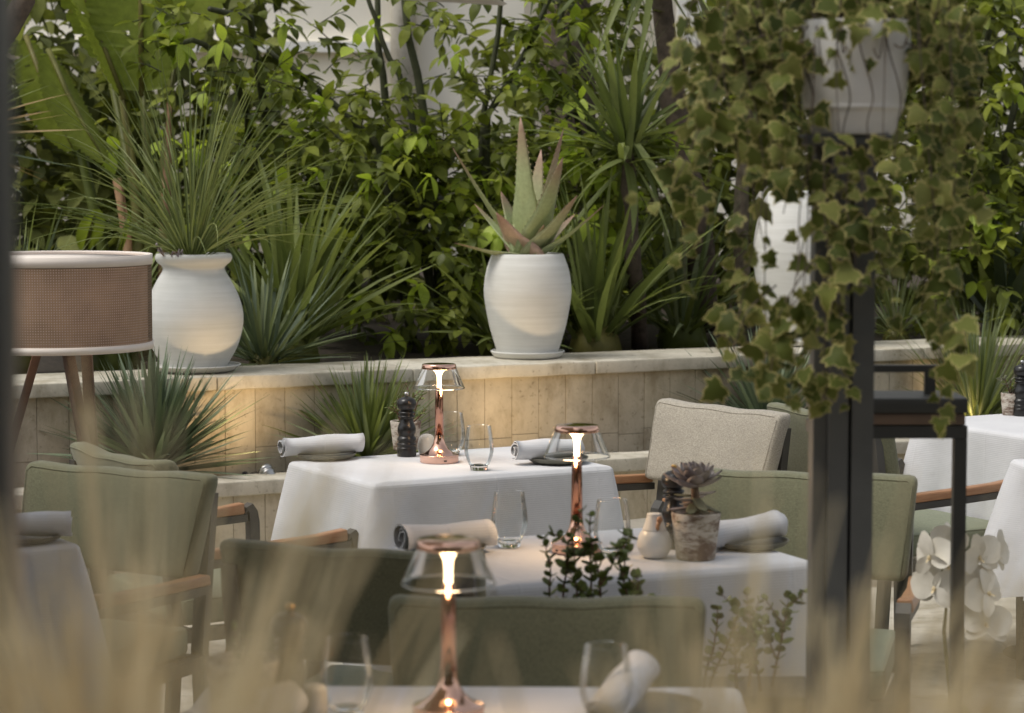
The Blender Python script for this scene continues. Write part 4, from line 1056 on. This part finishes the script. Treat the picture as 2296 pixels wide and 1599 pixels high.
# ------------------------------------------------------------------ bird of paradise with paddle leaves
def paddle_vf(L, W, fold, droop, seed, tears=True):
    r = random.Random(seed); V, F = [], []; n = 56; m = 4
    for i in range(n + 1):
        t = i / n; w = W / 2 * (sin(pi * min(1, t * .93 + .05)) ** .55); z = -droop * t * t * L; y = t * L
        rip = .012 * (1 if i % 2 else -1)
        for s in (-1, 1):
            for j in range(m + 1):
                q = j / m; edge = 1 + (.04 * sin(i * 1.7 + s) if q == 1 else 0)
                V.append((s * q * w * edge * cos(fold), y + .10 * q * w, z + q * w * sin(fold) - .25 * q * q * w * (s * .3 + 1) * .6 + rip * q * (.3 + .7 * W)))
    st_ = 2 * (m + 1)
    for i in range(n):
        gap = tears and r.random() < .04
        for s in (0, 1):
            for j in range(m):
                if gap and j > 0 and s == r.randint(0, 1): continue
                a = i * st_ + s * (m + 1) + j; F.append((a, a + 1, a + st_ + 1, a + st_))
    return V, F
bp = thing('bird_of_paradise', 'large paddle leaved plant with orange green stalks at the upper left', 'strelitzia', UP(320, 1.3, .76)); B0 = bp.location
def paddle(base, tip, W, fold, droop, roll, seed, stalk=None, mat='paddle'):
    base = Vector(base); tip = Vector(tip); L = (tip - base).length
    lf = mk('leaf', paddle_vf(L, W, fold, droop, seed), mat, bp, True, Matrix.Translation(base - B0) @ aim(tip - base, roll))
    mk('midrib', tube([(0, -.02, -.004), (0, L * .33, -.004 - droop * .11 * L), (0, L * .66, -.004 - droop * .4356 * L), (0, L * .98, -.004 - droop * .96 * L)], [.013, .011, .008, .003], 8), 'stalk', lf)
    if stalk:
        P = [Vector(p) - B0 for p in stalk] + [base - B0]; n = len(P)
        mk('stalk', tube(P, [.032 - .018 * i / (n - 1) for i in range(n)], 10), 'stalk', bp)
d0 = 10.55
paddle(PD(318, 205, d0), PD(312, -330, d0), .50, .10, -.02, pi - .15, 1, [UP(335, 1.3, .76), PD(335, 400, d0)])
paddle(PD(272, 215, d0 - .05), PD(130, -160, d0 + .2), .34, .25, .0, pi + .5, 2, [UP(318, 1.25, .76), PD(305, 420, d0)])
paddle(PD(238, 130, d0 + .3), PD(165, -300, d0 + .4), .36, .2, .05, pi - .6, 3, [UP(350, 1.4, .76), PD(300, 420, d0 + .2)])
paddle(PD(110, 120, d0 + .5), PD(215, 380, d0 + .3), .30, .35, .1, pi - .2, 4, [UP(280, 1.6, .76), PD(180, 330, d0 + .5)])
paddle(PD(60, 90, d0 + .6), PD(150, 350, d0 + .45), .26, .35, .1, pi + .2, 5)
paddle(PD(395, 110, d0 + .35), PD(470, -220, d0 + .6), .36, .25, .0, pi + .35, 6, [UP(365, 1.45, .76), PD(370, 350, d0 + .3)])
paddle(PD(190, 560, d0 - .2), PD(215, 470, d0 - .3), .13, .2, .0, pi, 7)
paddle(PD(265, 575, d0 - .2), PD(290, 480, d0 - .2), .16, .2, .0, pi, 8)
paddle(PD(370, 580, d0 - .1), PD(455, 500, d0 - .2), .13, .2, .1, pi - .4, 9)
mk('stalk', tube([UP(300, 1.25, .76) - B0, PD(290, 560, d0) - B0, PD(262, 400, d0) - B0], [.03, .028, .02], 10), 'stalk_dry', bp)
mk('stalk', tube([UP(355, 1.35, .76) - B0, PD(375, 400, d0) - B0, PD(380, 230, d0) - B0], [.028, .022, .012], 10), 'stalk_dry', bp)
# bare branch entering at the top left corner
br = mk('tree_branch', tube([PD(-120, 300, 8.6), PD(-30, 120, 8.6), PD(20, 60, 8.6), PD(55, 0, 8.6), PD(62, -90, 8.6)], [.06, .05, .042, .038, .034], 12), 'bark'); tag(br, 'grey brown bare branch crossing the top left corner', 'branch')

# ------------------------------------------------------------------ drum floor lamp
DL = PD(128, 680, 7.35); fx, fy = DL.x, DL.y; kk = fy / FPX; zt, zb_ = PD(0, 570, fy).z, PD(0, 778, fy).z; rs = 211 * kk
fl = thing('floor_lamp', 'drum floor lamp with woven brown shade and wooden tripod', 'lamp', (fx, fy, 0))
seg = 96; h = zt - zb_; rim = .030
V = []; F = []
for z in (zb_ + rim * .6, zt - rim):
    for i in range(seg + 1): a = 2 * pi * i / seg; V.append((rs * cos(a), rs * sin(a), z))
for i in range(seg): F.append((i, i + 1, seg + 2 + i, seg + 1 + i))
me = data('shade', V, F, 'woven_shade'); uv = me.uv_layers.new(name='uv')
for p in me.polygons:
    for li in p.loop_indices:
        vi = me.loops[li].vertex_index; i = vi % (seg + 1); uv.data[li].uv = (i / seg * 2 * pi * rs, V[vi][2])
sh = put('shade', me, fl)
mk('liner', lathe([(rs - .012, zb_ + .004), (rs - .012, zt - .004)], seg, False), 'shade_liner', sh)
def band(z0, z1): return lathe([(rs - .006, z0), (rs + .0035, z0), (rs + .0035, z1), (rs - .006, z1), (rs - .006, z0)], seg, False)
mk('rim_band', band(zt - rim, zt), 'shade_rim', sh); mk('rim_band', band(zb_ - .004, zb_ + rim * .6), 'shade_rim', sh)
mk('diffuser', lathe([(rs - .008, zt - .010), (.02, zt - .006)], seg), 'shade_rim', sh)
mk('hub', lathe([(.07, zb_ - .01), (.07, zb_ + .02)], 24), 'dark_metal', fl)
l = bpy.data.lights.new('floor_lamp_light', 'POINT'); l.energy = 3; l.color = (1, .68, .52); l.shadow_soft_size = .06
lo = bpy.data.objects.new('floor_lamp_light', l); COL.objects.link(lo); lo.parent = fl; lo.location = (0, -.02, (zt + zb_) / 2 - .0)
bu = mk('bulb', ball(.035, (0, .05, (zt + zb_) / 2 - .03), 16, 10), 'lamp_core', fl)
for (tu, bu_, bv, rot) in ((92, -5, 1120, 0), (140, 262, 1320, 0), (201, 207, 1250, 0)):
    t0 = Vector(PD(tu, 780, fy)) - Vector((fx, fy, 0)); q = PD(bu_, bv, fy) - Vector((fx, fy, 0)); d = (q - t0); s_ = -t0.z / d.z
    depth = {92: -.05, 140: -.16, 201: .22}[tu]; p0 = t0 + Vector((0, depth * -.3, .03)); p1 = t0 + d * s_ + Vector((0, depth, 0))
    ax = (p1 - p0); Lg = ax.length; M = Matrix.Translation(p0) @ ax.to_track_quat('-Z', 'Y').to_matrix().to_4x4()
    mk('leg', rbox(.0165, .013, Lg / 2, .003, (1, 1, 2), None, (0, 0, -Lg / 2)), 'wood_dark', fl, True, M)
cord = mk('power_cord', tube([(fx - .03, fy - .02, zb_), (fx - .08, fy - .03, .75), (fx - .16, fy - .02, .4), (fx - .2, fy, .01)], .0045, 6), 'black_lacquer', fl)

# ------------------------------------------------------------------ uplights in the low planter (lit, as the glow on pots and wall shows)
def uplight(u, off, target, label, e):
    p = LP(u, off, .42); t = thing('spot_light', label, 'spotlight', p, 0, 'small metal garden spotlights'); d = (Vector(target) - p).normalized()
    M = Matrix.Translation((0, 0, .05)) @ d.to_track_quat('Z', 'Y').to_matrix().to_4x4()
    mk('housing', xf(lathe([(.012, -.055), (.022, -.05), (.024, -.01), (.027, -.008), (.027, .0), (.024, .002), (.024, .008), (.027, .010), (.027, .022), (.0235, .022), (.0235, .018), (.002, .018)], 24), M), 'steel', t)
    mk('bracket', join(box(-.004, .004, -.004, .004, -.03, .045), box(-.02, .02, -.02, .02, -.03, -.02)), 'steel', t, False)
    l = bpy.data.lights.new('spot_light_lamp', 'SPOT'); l.energy = e * .75; l.color = (1, .71, .40); l.spot_size = radians(115); l.spot_blend = 1.0; l.shadow_soft_size = .03
    lo = bpy.data.objects.new('spot_light_lamp', l); COL.objects.link(lo); lo.parent = t; lo.matrix_basis = M @ T(0, 0, .026) @ RX(pi)
uplight(598, .16, PU + Vector((0, -.1, .06)), 'small silver spotlight on the low coping beside the cloth', 8)
uplight(1150, .14, PAl + Vector((0, -.1, .03)), 'small silver spotlight in the low planter below the aloe pot', 7)
uplight(2150, .25, UP(2180, .2, .85), 'small silver spotlight in the low planter at the right', 3)

# ------------------------------------------------------------------ post with ivy pot, lantern, orchid, parasol
PDp = 4.0; p0 = PD(1891, 600, PDp); kp = PDp / FPX; zpb = PD(0, 300, PDp).z
ps = thing('metal_post', 'dark grey grooved metal post wrapped by ivy', 'post', (p0.x, p0.y, 0)); hw = 66 * kp
mk('shaft', join(box(-hw, -hw + 30 * kp, -.012, .05, .014, zpb - .02), box(-hw + 32 * kp, -.002 + 12 * kp, -.03, .055, .014, zpb - .02), box(.004 + 12 * kp, hw, -.03, .055, .014, zpb - .02), box(-hw + .004, hw - .004, .0, .05, .014, zpb - .02)), 'post_paint', ps, False)
mk('foot_plate', box(-.09, .09, -.08, .10, 0, .013), 'post_paint', ps, False)
mk('top_plate', rbox(.07, .06, .009, .003, (1, 1, 1), None, (0, .012, zpb - .0105)), 'post_paint', ps)
ip = thing('ivy_pot', 'white round pot on top of the dark post with ivy spilling over', 'plant pot', (p0.x + 20 * kp, p0.y + .01, zpb - .001))
rp = 126 * kp
mk('pot', lathe(smooth_prof([(88 * kp, 0), (92 * kp, .002), (100 * kp, 30 * kp), (108 * kp, 52 * kp), (110 * kp, 56 * kp), (119 * kp, 110 * kp), (126 * kp, 190 * kp), (122 * kp, 245 * kp), (118 * kp, 250 * kp), (112 * kp, 240 * kp), (10 * kp, 232 * kp)], 4), 64), 'ceramic_white', ip)
mk('band', lathe([(110.5 * kp, 57 * kp), (112.5 * kp, 59 * kp), (112.5 * kp, 64 * kp), (111 * kp, 67 * kp)], 64, False), 'ceramic_white', ip)
# ivy
def ivy_vf():
    out = [(0, 0), (.22, -.10), (.50, -.06), (.44, .16), (.62, .34), (.34, .44), (.30, .66), (.13, .78), (0, 1.0)]
    pts = out + [(-x, y) for x, y in reversed(out[1:-1])]; V, A, F = [(0, .38, .03)], [0.], []
    for ring, a in ((.5, .15), (.78, .5), (1., 1.)):
        for x, y in pts: V.append((x * ring, .38 + (y - .38) * ring, .05 * ring * (abs(x) * 1.4) - .10 * (ring * (y - .38)) ** 2 - .08 * x * x)); A.append(a)
    n = len(pts)
    for k in range(n): F.append((0, 1 + k, 1 + (k + 1) % n))
    for q in range(2):
        for k in range(n): F.append((1 + q * n + k, 1 + (q + 1) * n + k, 1 + (q + 1) * n + (k + 1) % n, 1 + q * n + (k + 1) % n))
    return V, F, A
IV, IF, IA = ivy_vf(); IVv = [Vector(v) for v in IV]
def curl(V, a, b): return [Vector((v.x, v.y, v.z - a * (v.y - .2) ** 2 * (1 if v.y > .2 else -.4) - b * v.x * v.x)) for v in V]
IVS = [IVv, curl(IVv, .5, .5), curl(IVv, -.25, .9), curl(IVv, .9, -.35)]
ivds = [data('leaf', q, IF, 'ivy_leaf', True, {'tint': IA}) for q in IVS]
r = random.Random(77); ivy = thing('ivy', 'variegated ivy with cream edged leaves spilling from the white pot', 'ivy', ip.location); I0 = Vector(ip.location)
strands = []
def strand(pts):
    P = [Vector(p) for p in pts]; out = []
    for i in range(len(P) - 1):
        a, b, c, d = P[max(0, i - 1)], P[i], P[i + 1], P[min(len(P) - 1, i + 2)]
        for k_ in range(8):
            t = k_ / 8; out.append(.5 * (2 * b + (c - a) * t + (2 * a - 5 * b + 4 * c - d) * t * t + (3 * b - a - 3 * c + d) * t ** 3))
    out.append(P[-1]); strands.append(out)
top = 245 * kp
def W(u, v, d): return PD(u, v, d) - I0
def hang(u, vend, d, wander=40, v0=None):
    """strand that leaves the rim, arches out to column u and hangs down to row vend"""
    q = W(u, 120, d); e = Vector((q.x, q.y + .0, 0)); e = e.normalized() if e.length > 1e-3 else Vector((0, -1, 0)); v0 = v0 if v0 is not None else r.uniform(-40, 90)
    if v0 == 300:      # strands lying over the front of the pot
        x = max(-rp * .9, min(rp * .9, q.x)); yf = -sqrt(rp * rp - x * x)
        pts = [Vector((x * .8, yf * .85, top + .012)), Vector((x - .012, yf - .010, top * .8)), Vector((x + .010, yf - .012, top * .35)), W(u, v0, d)]
    else:
        pts = [e * rp * .7 + Vector((0, 0, top - .015)), (e * rp * 1.02 + W(u, v0 - 60, d)) / 2 + Vector((0, 0, .0)), W(u, v0, d)]
    n = max(1, int((vend - v0) / 170)); uu = u
    for i in range(n):
        uu += r.uniform(-wander, wander); pts.append(W(uu, v0 + (vend - v0) * (i + 1) / n, d + r.uniform(-.015, .015)))
    strand(pts)
for u, ve in ((1555, 430), (1580, 250), (1600, 640), (1625, 520), (1640, 330), (1655, 760), (1680, 560), (1695, 880), (1715, 420), (1725, 400), (1745, 410), (1760, 420), (1775, 480), (1668, 820), (1535, 180), (1610, 130), (1700, 250), (1735, 350), (1650, 860), (1670, 200)):
    hang(u, ve, r.uniform(3.88, 4.1))
for u, ve in ((2045, 500), (2060, 960), (2085, 700), (2100, 420), (2120, 800), (2140, 560), (2160, 300), (2075, 330), (2050, 760), (2180, 200), (2130, 250)):
    hang(u, ve, r.uniform(3.9, 4.12), 30)
for u, ve in ((1808, 900), (1890, 900), (1945, 720), (2010, 560)):
    hang(u, ve, r.uniform(3.86, 3.93), 45, 300)
for u, ve in ((1830, 300), (1885, 350), (1985, 330)): hang(u, ve, 3.87, 14)
strand([W(1800, 60, 3.95), W(1650, 110, 3.9), W(1580, 260, 3.9), W(1500, 430, 3.9), W(1430, 445, 3.9)])
for u, v, ue, ve in ((1830, 330, 1790, 620), (1850, 330, 1880, 700), (1870, 360, 1760, 780), (1900, 330, 1930, 650), (1840, 560, 1700, 860), (1860, 600, 1790, 890), (1930, 360, 1985, 620), (1880, 640, 1850, 900), (1740, 640, 1640, 800), (1800, 650, 1720, 890)):
    strand([W(u, v, 3.93), W((u + ue) / 2 - 15, (v + ve) / 2 - 20, 3.88), W(ue, ve, 3.88)])
strand([W(1860, 800, 3.9), W(1860, 850, 3.88), W(1840, 905, 3.87)])
# short shoots above the pot
for i in range(40):
    a = r.uniform(0, 2 * pi); e = Vector((cos(a), sin(a), 0)); q = r.uniform(.2, 1.8)
    p = e * rp * q * .5 + Vector((0, 0, top)); strand([p, p + e * rp * q * .4 + Vector((0, 0, r.uniform(.03, .11))), p + e * rp * q * 1.0 + Vector((0, 0, r.uniform(.03, .17)))])
tubes, pl = [], []
for s in strands:
    tubes.append(tube([p for p in s], [.0015 - .0007 * i / len(s) for i in range(len(s))], 5, False)); acc = 0.; side = 1
    for i in range(1, len(s)):
        d = s[i] - s[i - 1]; acc += d.length
        while acc > .0205:
            acc -= .0205; side = -side; t = d.normalized()
            out = Vector((s[i].x, s[i].y, 0)); out = out.normalized() if out.length > .02 else Vector((0, -1, 0))
            v = Vector((side * r.uniform(.2, 1), r.uniform(-.4, .2), r.uniform(-1.0, .3))) + t * .3
            nrm = Vector((r.uniform(-.5, .5), -1, r.uniform(.1, 1.0))).normalized(); v = (v - nrm * v.dot(nrm)).normalized(); x = v.cross(nrm)
            M = Matrix((x, v, nrm)).transposed().to_4x4() @ RY(r.uniform(-.7, .7)) @ RX(r.uniform(-.5, .5))
            pl.append((Matrix.Translation(s[i] + v * .008 + Vector((0, r.uniform(-.02, .02), 0))) @ M @ S(.016 + .030 * r.random() ** 1.5), s[i].y))
            q = s[i]
            if -rp * 1.12 < q.x < rp * 1.05 and q.y < .06 and 10 * kp < q.z < 225 * kp and r.random() < .90: pl.pop()
            elif -.172 < q.x < -.075 and -.265 < q.z < -.08 and r.random() < .80: pl.pop()          # thin spot where the tall pot shows
            elif q.x < -.17 and r.random() < .25: pl.pop()
pl.sort(key=lambda q: q[1])
for M, _ in pl[:300]: put('leaf', r.choice(ivds), ivy, M)
V, F, A, Sh = [], [], [], []
for M, _ in pl[300:]:
    b = len(V); V += [M @ v for v in r.choice(IVS)]; F += [tuple(i + b for i in f) for f in IF]; A += IA; Sh += [r.random()] * len(IVv)
tag(mk('foliage', (V, F), 'ivy_leaf', ivy, True, None, {'tint': A, 'shade': Sh}), kind='stuff')
tag(mk('vines', join(*tubes), 'bark', ivy), kind='stuff')

lz = PD(0, 900, 4.45); LD = 4.45; kl = LD / FPX; lx = PD(2000, 900, LD).x
lt = thing('metal_stand', 'tall black metal stand with wood band and handle right of the post', 'stand', (lx, LD + .075, 0)); hl = 172 * kl
zt1, zt2, zt3, zt4 = PD(0, 893, LD).z, PD(0, 927, LD).z, PD(0, 955, LD).z, PD(0, 984, LD).z
mk('top', rbox(hl, .075, (zt1 - zt2) / 2, .003, (1, 1, 1), None, (0, 0, (zt1 + zt2) / 2)), 'dark_metal', lt)
mk('band', rbox(hl - .004, .071, (zt2 - zt3) / 2 - .001, .002, (1, 1, 1), None, (0, 0, (zt2 + zt3) / 2)), 'wood_dark', lt)
mk('rail', box(-hl, hl, -.0715, .0715, zt4, zt3 - .001), 'dark_metal', lt, False)
for sx in (-1, 1): mk('leg', box(sx * (hl - .012) - .0118, sx * (hl - .012) + .0118, -.0715, -.047, .03, zt4 - .001), 'dark_metal', lt, False)
mk('base', rbox(hl + .004, .08, .014, .003, (1, 1, 1), None, (0, 0, .016)), 'dark_metal', lt)
hx = 100 * kl; zh = PD(0, 842, LD).z
mk('handle', join(box(-hx - .01, -hx + .01, -.008, .008, zt1, zh), box(hx - .01, hx + .01, -.008, .008, zt1, zh), box(-hx - .022, hx + .022, -.009, .009, zh, zh + .013)), 'dark_metal', lt, False)

oc = PD(2150, 1300, 4.95); orc = thing('orchid', 'white moth orchid spray in front of the green seat', 'orchid', (oc.x, oc.y, 0)); O0 = Vector((oc.x, oc.y, 0))
mk('pot', lathe([(.07, .0), (.075, .005), (.09, .36), (.086, .362), (.08, .35), (.01, .34)], 36), 'ceramic_white', orc)
def petal_vf(w=1., cup=.15):
    V, F = [], []; n = 7
    for i in range(n + 1):
        t = i / n; ww = w / 2 * sin(pi * min(.97, t * .85 + .10)) ** .7
        for j in range(5):
            q = j / 2 - 1; V.append((q * ww, t, cup * (t * t) * -1 + .12 * q * q * ww + .02 * sin(9 * t + 4 * q)))
    for i in range(n):
        for j in range(4): a = i * 5 + j; F.append((a, a + 1, a + 6, a + 5))
    return V, F
pw = data('petal', *petal_vf(1.15), 'orchid_white'); pn = data('petal', *petal_vf(.62), 'orchid_white')
lipd = data('lip', *join(ball(.16, (0, .02, .10), 8, 6, (.8, 1, .8)), xf(petal_vf(.35, -.3), T(0, 0, .1) @ RX(.7) @ S(.45))), 'orchid_lip')
r = random.Random(5); kk2 = 4.95 / FPX
def flower(u, v, size, yaw, pitch, roll, dd=0.):
    c = PD(u, v, 4.95 + dd) - O0; fo = bpy.data.objects.new('flower', None); COL.objects.link(fo); fo.parent = orc; fo.empty_display_size = .02
    fo.matrix_basis = Matrix.Translation(c) @ RZ(yaw) @ RX(pi / 2 + pitch) @ RZ(roll) @ S(size)
    for a, m, s in ((0, pn, 1.), (125, pn, .95), (-125, pn, .95), (68, pw, 1.05), (-68, pw, 1.05)):
        put('petal', m, fo, RZ(radians(a + r.uniform(-8, 8))) @ RX(r.uniform(-.35, .3)) @ RY(r.uniform(-.3, .3)) @ S(s * r.uniform(.88, 1.08)))
    put('lip', lipd, fo, RZ(pi) @ S(.62))
    return c
cs = [flower(2085, 1250, .052, -.9, .1, .2), flower(2120, 1215, .045, .3, .2, -.3, .02), flower(2095, 1320, .056, -.5, -.1, 0), flower(2195, 1250, .052, .5, .1, .3), flower(2235, 1245, .05, 1.0, 0, -.2, .03),
      flower(2180, 1310, .052, .3, 0, .1), flower(2215, 1330, .055, .8, -.2, .4), flower(2210, 1400, .055, .2, -.3, -.1), flower(2125, 1270, .045, .1, .1, .5, .03)]
stem = [Vector((0, .02, .35)), Vector((-.02, .05, .6)), PD(2130, 1260, 5.0) - O0, PD(2180, 1270, 5.0) - O0, PD(2215, 1330, 5.0) - O0, PD(2208, 1395, 5.0) - O0]
mk('stem', tube(stem, [.004, .004, .0035, .003, .0025, .002], 8), 'stalk', orc)
for c in cs:
    nb = min(stem[2:], key=lambda q: (q - c).length); mk('stem', tube([nb, (nb + c) / 2 + Vector((0, 0, .012)), c + Vector((0, .01, 0))], .0018, 5), 'stalk', orc)
for i in range(5):
    a = i * 1.3; put('leaf', blade_data('blade_sword', .6), orc, T(0, 0, .35) @ aim((cos(a), sin(a), .7)) @ S(.06, .2, .2))

pr = thing('parasol', 'pale canvas parasol whose drooping edge shows at the top centre', 'parasol', (-1.75, 3.9, 0))
tipw = PD(1138, 9, 5.2); c0 = Vector(tipw) - Vector((-1.75, 3.9, 0)); e1 = Vector((c0.x, c0.y, 0)); e2 = Vector((-c0.y, c0.x, 0)); zc_ = c0.z
cs4 = [e1, e2, -e1, -e2]; V = [(0, 0, zc_ + .75)]; F = []
nseg = 12
for q in range(4):
    a, b = cs4[q], cs4[(q + 1) % 4]
    for s_ in range(nseg):
        t = s_ / nseg; p = a.lerp(b, t); p = p * (1 - .05 * sin(pi * t)); V.append((p.x, p.y, zc_ + .10 * (1 - abs(2 * t - 1)) ** 1 + .0))
n4 = 4 * nseg
for q in range(n4): F.append((0, 1 + q, 1 + (q + 1) % n4))
low = len(V)
for q in range(n4): V.append((V[1 + q][0] * .995, V[1 + q][1] * .995, V[1 + q][2] - .004))
V.append((0, 0, zc_ + .744))
for q in range(n4): F.append((1 + q, low + q, low + (q + 1) % n4, 1 + (q + 1) % n4)); F.append((len(V) - 1, low + (q + 1) % n4, low + q))
mk('canopy', (V, F), 'parasol_cloth', pr, False)
mk('pole', tube([(0, 0, 0.05), (0, 0, zc_ + .74)], .025, 12), 'wood_dark', pr)
mk('foot_plate', box(-.3, .3, -.3, .3, 0.013, .05), 'dark_metal', pr, False)

# ------------------------------------------------------------------ out of focus foreground: dry ornamental grass and a dark upright
def dry_clump(label, base, n, spec, seed, mat='dry_grass', wid=(.0012, .0032), name='dry_grass_clump', cat='ornamental grass'):
    """clump of dry blades; spec = (lean x range, lean y range, length range)"""
    r = random.Random(seed); t = thing(name, label, cat, base, 0, 'ornamental grasses close to the camera'); V, F, A = [], [], []
    for i in range(n):
        L = r.uniform(*spec[2]); lx_ = r.uniform(*spec[0]); ly_ = r.uniform(*spec[1]); w = r.uniform(*wid); curl = r.uniform(.2, 1.1)
        o = Vector((r.gauss(0, spec[3]), r.gauss(0, .05), 0)); d = Vector((lx_, ly_, 1)).normalized(); b = len(V); m = 8
        tn = r.random(); side = Vector((1, r.uniform(-.4, .4), 0)).normalized(); dd = d.copy(); p = o
        for k_ in range(m + 1):
            t_ = k_ / m; ww = w * (1 - .75 * t_); V += [p - side * ww, p + side * ww]; A += [tn, tn]
            dd = (dd + Vector((lx_ * curl * .25, ly_ * curl * .1, -.10 * curl * t_))).normalized(); p = p + dd * (L / m)
        for k_ in range(m): q = b + 2 * k_; F.append((q, q + 1, q + 3, q + 2))
    tag(mk('blades', (V, F), mat, t, True, None, {'tint': A}), kind='stuff')
fg = 1.12
def fp(u, d=fg, z=1.0): q = PD(u, 1500, d); return (q.x, d, z)
pl_ = thing('planter_trough', 'long dark planter trough at the very front below the frame', 'planter', (0, 1.13, 0))
mk('trough', join(box(-.55, .55, -.12, .12, 0, .97), box(-.56, .56, -.13, .13, .971, .99)), 'dark_metal', pl_, False)
dry_clump('tall dry beige grass blurred across the lower left corner', fp(240), 120, ((-.20, .18), (-.1, .1), (.30, .50), .018), 1, wid=(.0012, .0045))
dry_clump('low dense dry beige grass along the lower left edge of the frame', fp(270), 190, ((-.18, .10), (-.1, .1), (.30, .41), .030), 11, wid=(.0014, .005))
dry_clump('dry beige grass blades leaning right across the lower middle', fp(590), 26, ((.08, .50), (-.1, .1), (.30, .46), .012), 2, wid=(.0012, .0028))
dry_clump('dry beige grass blurred in the lower right middle', fp(1660), 110, ((-.06, .36), (-.1, .1), (.30, .46), .022), 3, wid=(.0012, .0045))
dry_clump('low dense dry beige grass below the orchid and post', fp(1830), 190, ((-.10, .22), (-.1, .1), (.30, .39), .042), 12, wid=(.0014, .005))
dry_clump('dry beige grass blurred in the lower right corner', fp(2110), 110, ((-.2, .4), (-.1, .1), (.29, .385), .030), 4, wid=(.0012, .0045))
dry_clump('sparse dry blades blurred before the nearest chair back', fp(1080), 8, ((-.05, .50), (-.1, .1), (.29, .40), .04), 6, wid=(.001, .0022))
dry_clump('grey green strap leaves blurred at the lower right', fp(1950, 1.2), 30, ((.1, .9), (-.2, .2), (.26, .45), .04), 5, 'strap_grey', (.003, .007), 'strap_leaf_clump')
ed_ = PD(22, 800, 1.4); ep = thing('dark_upright', 'dark blurred upright along the left edge of the photo', 'post', (ed_.x - .03, 1.4, 0))
mk('shaft', rbox(.03, .03, 1.1, .003, (1, 1, 1), None, (0, 0, 1.112)), 'dark_metal', ep)
mk('foot_plate', box(-.07, .07, -.07, .07, -.0, .012), 'dark_metal', ep, False)
